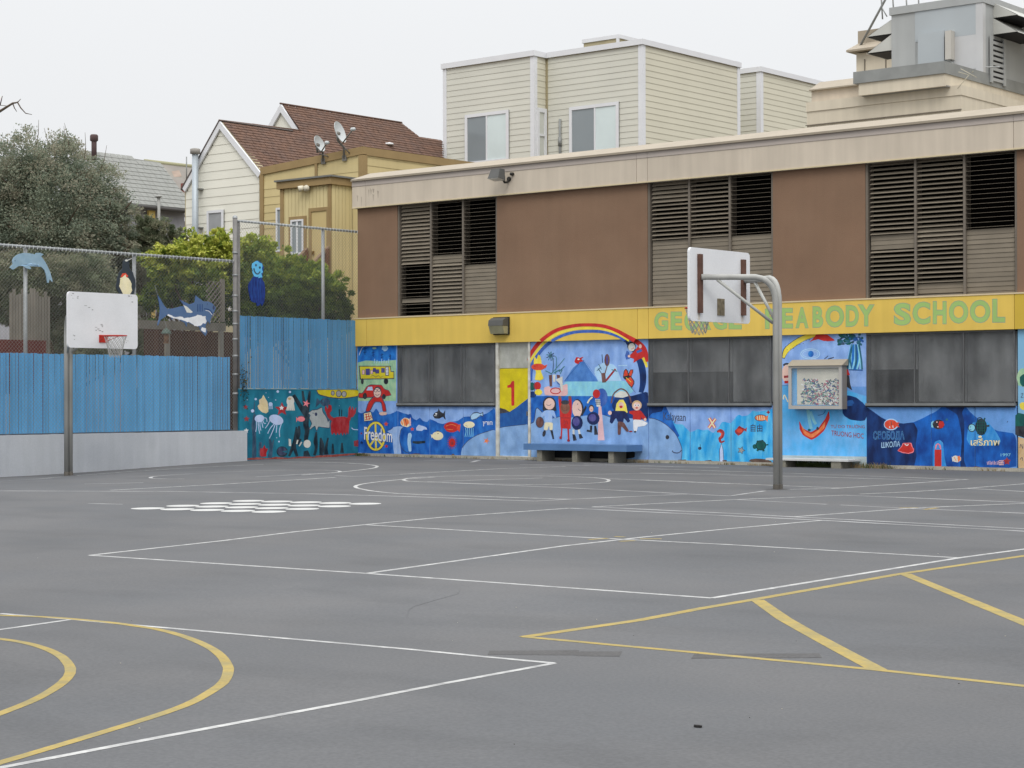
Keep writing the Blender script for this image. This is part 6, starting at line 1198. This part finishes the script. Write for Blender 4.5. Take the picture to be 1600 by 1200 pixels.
# satellite dishes on the parapet
dm = M('dish_grey', (186, 190, 190), rough=.45, metal=.15, var=.04); dk = M('dish_mount', (116, 112, 106), rough=.6, var=.1)
def dish(cx, cy, foot, r, ry, label, lnb):
    c = F(cx, cy, YY - .35); ft = F(*foot, YY - .06); t = thing('satellite_dish', ft, label, 'satellite dish', 'satellite dishes on the yellow house')
    ax = _norm(c2w(Vector((.80, -.33, -.42)))); up_ = Vector((0, 0, 1)); s1 = ax.cross(up_).normalized(); s2 = s1.cross(ax).normalized(); m = MB(); vs = []
    for j in range(6):
        rr = j / 5
        for k in range(20): a = 2 * math.pi * k / 20; vs.append(c + s1 * (math.cos(a) * rr * ry) + s2 * (math.sin(a) * rr * r) + ax * (rr * rr * .09 - .09))
    fs = [(j * 20 + k, j * 20 + (k + 1) % 20, (j + 1) * 20 + (k + 1) % 20, (j + 1) * 20 + k) for j in range(5) for k in range(20)]; m.add(vs, fs, dm, True); m.add([v - ax * .02 for v in vs], [x[::-1] for x in fs], dm, True)
    m.add([*vs[100:120], *[v - ax * .02 for v in vs[100:120]]], [(k, (k + 1) % 20, 20 + (k + 1) % 20, 20 + k) for k in range(20)], dm); obj('reflector', m, t)
    lb = F(lnb[0], lnb[1], YY - .55); b0 = c - s2 * r * .98 - ax * .03
    f = MB(); f.tube([b0, lb], .022, dk, n=6); obj('feed_arm', f, t)
    f = MB(); d = (c - lb).normalized(); f.lathe(lb, [(0, -.08), (.05, -.07), (.055, .06), (.03, .1), (0, .1)], dm, axis=d); obj('receiver', f, t)
    f = MB(); bk = c - ax * .12; f.tube([bk, bk + Vector((0, .03, -.2)), ft + Vector((0, 0, .3)), ft], .035, dk, n=8); f.tube([bk + Vector((.06, .05, -.25)), ft + Vector((.22, 0, .12))], .018, dk, n=6); f.box(ft.x - .08, ft.x + .08, ft.y, ft.y + .04, ft.z - .08, ft.z + .08, dk); f.tube([c - ax * .07 + s2 * -.05, bk], .07, dk, n=8); obj('mount', f, t)
dish(499.8, 224, (504.5, 252), .25, .24, 'smaller left satellite dish on the yellow parapet', (511, 223))
dish(532, 206, (537.5, 247), .33, .25, 'taller right satellite dish on the yellow parapet', (551.5, 202))
f = MB(); q = onslope(608, 226); f.lathe(q + Vector((0, 0, -.02)), [(.0, 0), (.16, .02), (.14, .07), (0, .1)], M('vent_white', (220, 220, 220), var=0), n=14); obj('roof_vent', f, wh)

# ---- grey roofed house further left
gh = thing('house', (-26, 14, 0), 'grey shingled house with a dark eave, partly behind the big tree', 'house', 'houses behind the fence')
R0 = atd(180, 243, 75); dn = Vector((1, 0, -.95)); ng = Vector((.95, 0, 1)).normalized()
gs = lambda px, py: onslope(px, py, R0, ng)
poly = [gs(120, 233), gs(250, 253), gs(289, 306), gs(296, 328), gs(207, 319), gs(100, 308)]
shingles(gh, poly, R0, dn, ng, .26, shing_g, base=(120, 120, 116))
e0, e1 = gs(100, 308), gs(296, 328)
boxo('wall', e0.x - 4, min(e0.x, e1.x) - .25, e0.y, e1.y, 0, min(e0.z, e1.z) - .1, M('wall_greyblue', (150, 150, 156), var=.08, streak=.1), gh)
f = MB(); f.tube([e0 + Vector((0, 0, -.06)), e1 + Vector((0, 0, -.06))], .09, M('gutter_dark', (84, 82, 80), var=.1), n=6); obj('gutter', f, gh)
q = onp(241, 345, 0, min(e0.x, e1.x) - .1); boxo('yellow_post', q.x - .06, q.x + .06, q.y - .3, q.y + .0, 0, e1.z - .15, M('post_yellow', (188, 164, 96), var=.1), gh)
q = gs(248, 326); f = MB(); f.tube([q + Vector((0, 0, -2.2)), q + Vector((0, 0, .45))], .06, M('pipe_grey', (150, 150, 146), var=.1), n=8); f.lathe(q + Vector((0, 0, .42)), [(.06, 0), (.16, .03), (.03, .1), (0, .1)], M('pipe_grey', (150, 150, 146)), n=8); obj('vent_pipe', f, gh)
q = gs(147, 250); z1 = atd(147, 211, (q - CAM).dot(ray(800, 600))).z; f = MB(); f.tube([q, (q.x, q.y, z1)], .10, M('pipe_red', (86, 70, 70), rough=.9, var=.15), n=10); f.lathe((q.x, q.y, z1 - .25), [(.10, 0), (.16, .04), (.16, .22), (.12, .27), (0, .27)], M('pipe_red', (86, 70, 70)), n=10); obj('chimney_pipe', f, gh)
# farther tan roof
th = thing('house', (-34, 26, 0), 'far tan roofed house showing between the grey roof and the white gable', 'house', 'houses behind the fence')
R1 = atd(256, 256, 95); n1 = Vector((.55, -.2, 1)).normalized(); t1 = lambda px, py: onslope(px, py, R1, n1)
m = MB(); m.extr([t1(225, 252), t1(330, 264), t1(350, 340), t1(225, 330)], -n1 * .15, M('roof_tan', (138, 134, 126), rough=.9, var=.08, scale=1, rgb2=(128, 122, 116), mixscale=.8)); rr = obj('roof', m, th)
m = MB(); m.tube([t1(225, 252), t1(330, 264)], .12, M('ridge_yellow', (150, 148, 118), var=.05), n=6); obj('ridge_cap', m, th)
m = MB(); m.add([t1(268, 268) + n1 * .01, t1(280, 266) + n1 * .01, t1(284, 276) + n1 * .01, t1(272, 277) + n1 * .01], [(0, 1, 2, 3)], M('roof_stain', (150, 132, 118), var=.2, scale=2)); obj('rust_stain', m, th)
a = t1(240, 262); boxo('wall', a.x - 6, a.x + 1, a.y - .5, a.y + 8, 0, a.z - 2.6, M('wall_tan', (160, 156, 150), var=.05), th)
q = t1(291.5, 280); m = MB(); m.tube([q, q + Vector((0, 0, 1.1))], .03, met_d, n=6); obj('antenna', m, th)
q = t1(287, 298); boxo('red_vent', q.x - .1, q.x + .15, q.y - .1, q.y + .1, q.z - .1, q.z + .35, M('vent_red', (120, 72, 66), var=.1), th)

# ================================================================== TREES AND BUSHES BEHIND THE FENCE
bark = M('bark', (84, 72, 60), rough=.95, var=.25, scale=6)
def crown(name, parent, blobs, n, leaf, mat, seed, shell=.55, clump=.27, tone=lambda p, r: r.random(), long=1.6, fill=.25):
    """many leaf-sized faces gathered in clumps over and inside a set of lobes"""
    R = random.Random(seed); vs, fs, tn = [], [], []
    vol = [b[3] ** 2 for b in blobs]; tot = sum(vol)
    off = wloc(parent)
    for (bx, by, bz, r), v in zip(blobs, vol):
        nl = int(n * v / tot); nc = max(8, int(nl / 90))
        for _ in range(nc):
            d = Vector((R.gauss(0, 1), R.gauss(0, 1), R.gauss(0, 1))).normalized()
            rr = r * (R.uniform(shell, 1.06) if R.random() > fill else R.uniform(.1, shell)); c = Vector((bx, by, bz)) + d * rr; cr = r * clump * R.uniform(.5, 1.25); ct = tone(c, R)
            for _ in range(nl // nc):
                gg = lambda q: max(-1.7, min(1.7, R.gauss(0, 1))) * q
                p = c + Vector((gg(1), gg(1), gg(.75))) * cr * .55
                if p.x > -.16: continue
                ax = (d + Vector((R.uniform(-1, 1), R.uniform(-1, 1), R.uniform(-1, .6)))).normalized(); s = ax.cross(Vector((R.uniform(-1, 1), R.uniform(-1, 1), R.uniform(-1, 1)))).normalized(); l = leaf * R.uniform(.6, 1.3)
                a = p - off; b = len(vs); vs += [a, a + ax * l * long * .5 + s * l * .42, a + ax * l * long, a + ax * l * long * .5 - s * l * .42]; fs.append((b, b + 1, b + 2, b + 3)); tn.append(min(1, max(0, ct + R.gauss(0, .13))))
    me = bpy.data.meshes.new(name); me.from_pydata([tuple(v) for v in vs], [], fs); me.materials.append(mat)
    at = me.attributes.new('tone', 'FLOAT', 'FACE'); at.data.foreach_set('value', tn); me.update()
    o = bpy.data.objects.new(name, me); COL.objects.link(o); o.parent = parent; return o
def lobes(lst, dep, jit=.5, seed=1):
    R = random.Random(seed); out = []
    for px, py, rp in lst: d = dep + R.uniform(-jit, jit); p = atd(px, py, d); out.append((p.x, p.y, p.z, rp * d / FPX))
    return out
def limbs(parent, foot, blobs, r0, seed, name='trunk'):
    R = random.Random(seed); m = MB(); top = Vector((sum(b[0] for b in blobs) / len(blobs), sum(b[1] for b in blobs) / len(blobs), min(b[2] for b in blobs) * .6 + foot.z * .4))
    m.tube([foot, foot * .5 + top * .5 + Vector((R.uniform(-.2, .2), R.uniform(-.2, .2), 0)), top], [r0, r0 * .8, r0 * .62], bark, n=8)
    for b in blobs:
        e = Vector(b[:3]); mid = top * .5 + e * .5 + Vector((R.uniform(-.3, .3), R.uniform(-.3, .3), R.uniform(-.2, .3))); m.tube([top, mid, e], [r0 * .5, r0 * .32, r0 * .12], bark, n=6)
        for k in range(3):
            q = e + Vector((R.uniform(-1, 1), R.uniform(-1, 1), R.uniform(-.2, 1))).normalized() * b[3] * .9; m.tube([mid * .4 + e * .6, q], [r0 * .16, r0 * .05], bark, n=4)
    return obj(name, m, parent)
lf_big = leafmat('leaf_greygreen', [(114, 125, 109), (130, 140, 122), (142, 150, 130), (152, 151, 130), (157, 151, 133)], .45)
lf_shr = leafmat('leaf_dull', [(86, 97, 74), (112, 121, 94), (130, 134, 108), (140, 136, 114)])
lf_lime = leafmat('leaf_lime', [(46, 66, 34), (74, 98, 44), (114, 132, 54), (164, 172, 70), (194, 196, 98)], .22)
lf_dk = leafmat('leaf_dark', [(44, 62, 32), (72, 96, 42), (110, 132, 52), (164, 174, 72)], .25)

def tree(name, label, cat, spots, dep, n, leaf, mat, seed, foot_px, group, r0=.22, jit=.6, **kw):
    b = lobes(spots, dep, jit, seed); ft = atd(foot_px, 600, dep); ft.z = gz(ft.x, ft.y) - .1
    t = thing(name, ft, label, cat, group); limbs(t, ft, b, r0, seed); crown('crown', t, b, n, leaf, mat, seed, **kw); return t
tb = tree('tree', 'big dull grey green tree with a rounded crown, at the far left behind the fence', 'tree', [(40, 262, 58), (100, 268, 56), (150, 300, 46), (182, 330, 32), (90, 350, 92), (5, 330, 92), (165, 372, 44), (-70, 330, 100), (40, 400, 70), (120, 400, 60), (-60, 420, 80), (190, 385, 24)], 51, 230000, .042, lf_big, 21, 60, 'trees behind the fence', .28, .9, fill=.35)
tw = MB(); R = random.Random(4)
for px, py in ((45, 215), (58, 205), (62, 195), (95, 205), (105, 200), (20, 225), (10, 215), (160, 235), (128, 215), (74, 208)):
    a = atd(px + R.uniform(-6, 6), py + 34, 51); b = atd(px + R.uniform(-8, 8), py - 8, 51); tw.tube([a, a * .5 + b * .5 + Vector((.04, 0, 0)), b], [.014, .01, .005], bark, n=4)
obj('twig', tw, tb, kind='stuff')
tree('shrub', 'tall dull olive shrub just left of the lime green bush', 'shrub', [(215, 392, 38), (250, 368, 24), (275, 372, 18), (235, 425, 46), (185, 450, 44), (262, 405, 30), (222, 360, 22), (205, 420, 40)], 52.5, 70000, .042, lf_shr, 31, 220, 'shrubs behind the fence', .1)
tree('shrub', 'wide olive brown shrub behind the dolphin board and left backboard', 'shrub', [(25, 440, 44), (80, 435, 46), (130, 440, 44), (165, 470, 40), (-40, 450, 60), (120, 500, 44), (190, 505, 40), (0, 480, 30), (215, 545, 30), (150, 550, 40), (100, 545, 30)], 48.5, 90000, .042, lf_shr, 41, 110, 'shrubs behind the fence', .12)
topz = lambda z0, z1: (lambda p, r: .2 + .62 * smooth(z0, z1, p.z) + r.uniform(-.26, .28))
zt = atd(300, 370, 48).z
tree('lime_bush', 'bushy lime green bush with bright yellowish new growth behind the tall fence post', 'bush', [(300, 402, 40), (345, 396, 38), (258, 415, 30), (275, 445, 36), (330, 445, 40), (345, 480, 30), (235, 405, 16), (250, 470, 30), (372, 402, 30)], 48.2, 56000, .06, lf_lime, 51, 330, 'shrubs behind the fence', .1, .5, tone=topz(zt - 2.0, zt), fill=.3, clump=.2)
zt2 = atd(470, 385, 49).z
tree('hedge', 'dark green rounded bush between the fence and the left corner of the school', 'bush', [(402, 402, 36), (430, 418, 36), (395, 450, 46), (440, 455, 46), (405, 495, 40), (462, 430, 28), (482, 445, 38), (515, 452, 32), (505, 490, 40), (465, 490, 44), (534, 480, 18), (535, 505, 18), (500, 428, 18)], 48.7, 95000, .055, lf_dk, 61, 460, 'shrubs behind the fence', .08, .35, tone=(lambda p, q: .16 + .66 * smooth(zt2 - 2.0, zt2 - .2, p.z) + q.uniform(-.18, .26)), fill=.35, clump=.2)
# bare branch reaching in from the left
bt_ = thing('bare_tree', (atd(-120, 600, 42).x, atd(-120, 600, 42).y, .1), 'bare twiggy branch reaching into the sky at the far left', 'tree', 'trees behind the fence')
P = lambda x, y: atd(x / 4, 120 + y / 4, 42)
m = MB(); m.tube([atd(-120, 700, 42), atd(-118, 420, 42), atd(-100, 260, 42)], [.2, .15, .1], bark, n=8); obj('trunk', m, bt_)
m = MB(); m.tube([atd(-100, 260, 42), P(-180, 320), P(0, 215), P(80, 165), P(110, 160), P(130, 195), P(160, 228), P(200, 236)], [.06, .045, .03, .022, .018, .014, .011, .006], bark, n=6)
for pts in (((-10, 190), (0, 215)), ((0, 180), (15, 120)), ((80, 168), (90, 195), (105, 218)), ((95, 165), (115, 155), (130, 138)), ((20, 205), (40, 182), (0, 178))): m.tube([P(*q) for q in pts], [.016, .008] if len(pts) == 2 else [.016, .011, .006], bark, n=5)
obj('branch', m, bt_)

# ---- garden clutter just behind the fence
wood_g = M('plank_grey', (118, 112, 102), rough=.95, var=.15, scale=2, rand=.15, streak=.15); wood_r = M('plank_red', (88, 44, 38), rough=.9, var=.15, scale=2, rand=.15)
pf = thing('plank_fence', (-3.2, -9, .1), 'weathered grey plank fence glimpsed behind the wire at the left', 'fence')
a, b = S(15, 460, -3.2), S(78, 460, -3.2)
n = 14
for k in range(n): y = a.y + (b.y - a.y) * k / n; boxo('plank', -3.22, -3.19, y + .006, y + (b.y - a.y) / n - .006, .1, S(40, 455 + random.uniform(-5, 8), -3.2).z, wood_g, pf)
boxo('rail', -3.26, -3.221, a.y, b.y, 1.9, 2.0, wood_g, pf)
pf = thing('red_fence', (-2.2, -9, .1), 'low dark red board fence behind the wire at the left', 'fence')
a, b = S(-60, 530, -2.2), S(72, 530, -2.2); zt_ = S(30, 531, -2.2).z
for k in range(4): boxo('board', -2.23, -2.2, a.y, b.y, zt_ - .3 * (k + 1) + .01, zt_ - .3 * k, wood_r, pf)
for y in (a.y + .5, (a.y + b.y) / 2, b.y - .1): boxo('post', -2.30, -2.231, y - .05, y + .05, 0, zt_, wood_r, pf)
pg = thing('garden_trellis', (-1.2, -5, .1), 'weathered timber pergola with a lattice panel behind the shark board', 'trellis')
XT = -1.0
a, b = S(218, 500, XT), S(352, 513, XT)
boxo('beam', XT - .06, XT + .02, a.y, b.y, S(300, 516, XT).z, S(300, 503, XT).z, wood_g, pg)
for px in (346, 262): y = S(px, 540, XT).y; boxo('post', XT - .05, XT + .015, y - .06, y + .06, .1, S(px, 514, XT).z, wood_g, pg)
y = S(348, 480, XT).y; boxo('post', XT - .05, XT + .02, y - .05, y + .05, S(348, 503, XT).z, S(348, 436, XT).z, wood_g, pg)
y0, y1, z0, z1 = S(322, 480, XT).y, S(346, 480, XT).y, S(335, 503, XT).z, S(335, 440, XT).z
lm = MB(); 
for sg in (1, -1):
    c = y0 - (z1 - z0)
    while c < y1 + (z1 - z0):
        pts = [(c, z0), (c + sg * (z1 - z0), z1)]; t0, t1 = 0.0, 1.0
        for lim, s2 in ((y0, 1), (y1, -1)):
            da, db = (pts[0][0] - lim) * s2, (pts[1][0] - lim) * s2
            if da < 0 and db < 0: t0 = 2
            elif da < 0: t0 = max(t0, da / (da - db))
            elif db < 0: t1 = min(t1, da / (da - db))
        if t1 > t0: 
            f_ = lambda t: Vector((XT + sg * .006, pts[0][0] + (pts[1][0] - pts[0][0]) * t, z0 + (z1 - z0) * t)); lm.tube([f_(t0), f_(t1)], .014, wood_g, n=4)
        c += .13
obj('lattice', lm, pg)
pf = thing('brown_fence', (-2.6, -6, .1), 'dark brown board fence in the shade under the pergola', 'fence')
a, b = S(225, 500, -2.6), S(372, 500, -2.6); zt_ = S(300, 517, -2.6).z
n = 20
for k in range(n): y = a.y + (b.y - a.y) * k / n; boxo('board', -2.62, -2.6, y + .005, y + (b.y - a.y) / n - .005, .1, zt_ + random.uniform(-.03, .03), M('plank_brown', (70, 50, 42), rough=.95, var=.15, rand=.2), pf)
bf = thing('bird_feeder', S(260, 515, -.6), 'little brown bird feeder with a greenish roof hanging behind the fence', 'bird feeder')
c = S(260, 527, -.6); m = MB(); m.lathe(c, [(0, -.12), (.06, -.12), (.062, .09), (0, .09)], M('feeder_brown', (128, 98, 76), var=.1), n=10); obj('tube', m, bf)
m = MB(); m.lathe(c, [(.12, .08), (.09, .15), (.02, .2), (0, .24)], M('feeder_green', (78, 92, 84), var=.1), n=12); obj('roof', m, bf); m = MB(); m.lathe(c, [(0, -.14), (.08, -.14), (.08, -.122), (0, -.122)], M('feeder_brown', (128, 98, 76)), n=12); obj('tray', m, bf)
m = MB(); m.tube([c + Vector((0, 0, .24)), c + Vector((-.4, 0, 1.2))], .006, wire_m, n=4); obj('hanger', m, bf)
vn = MB(); R = random.Random(2); vd = M('vine', (58, 62, 44), var=.3, scale=8)
base = Vector((.04, -3.88, 1.0))
for k in range(130):
    p = Vector((.045 + R.uniform(0, .03), -3.9 + abs(R.gauss(0, .12)), 1.7 + R.gauss(.35, .28))); a = Vector((R.uniform(-.2, 1), R.uniform(-1, 1), R.uniform(-1, 1))).normalized() * .05; s = a.cross(Vector((R.random(), R.random(), R.random()))).normalized() * .02
    vn.add([p, p + a * .5 + s, p + a, p + a * .5 - s], [(0, 1, 2, 3)], vd)
obj('climbing_vine', vn, kind='stuff', label='scrap of dark vine climbing beside the tall post', cat='vine')
for o in list(bpy.data.objects):
    if o.name == 'tmp': bpy.data.objects.remove(o)
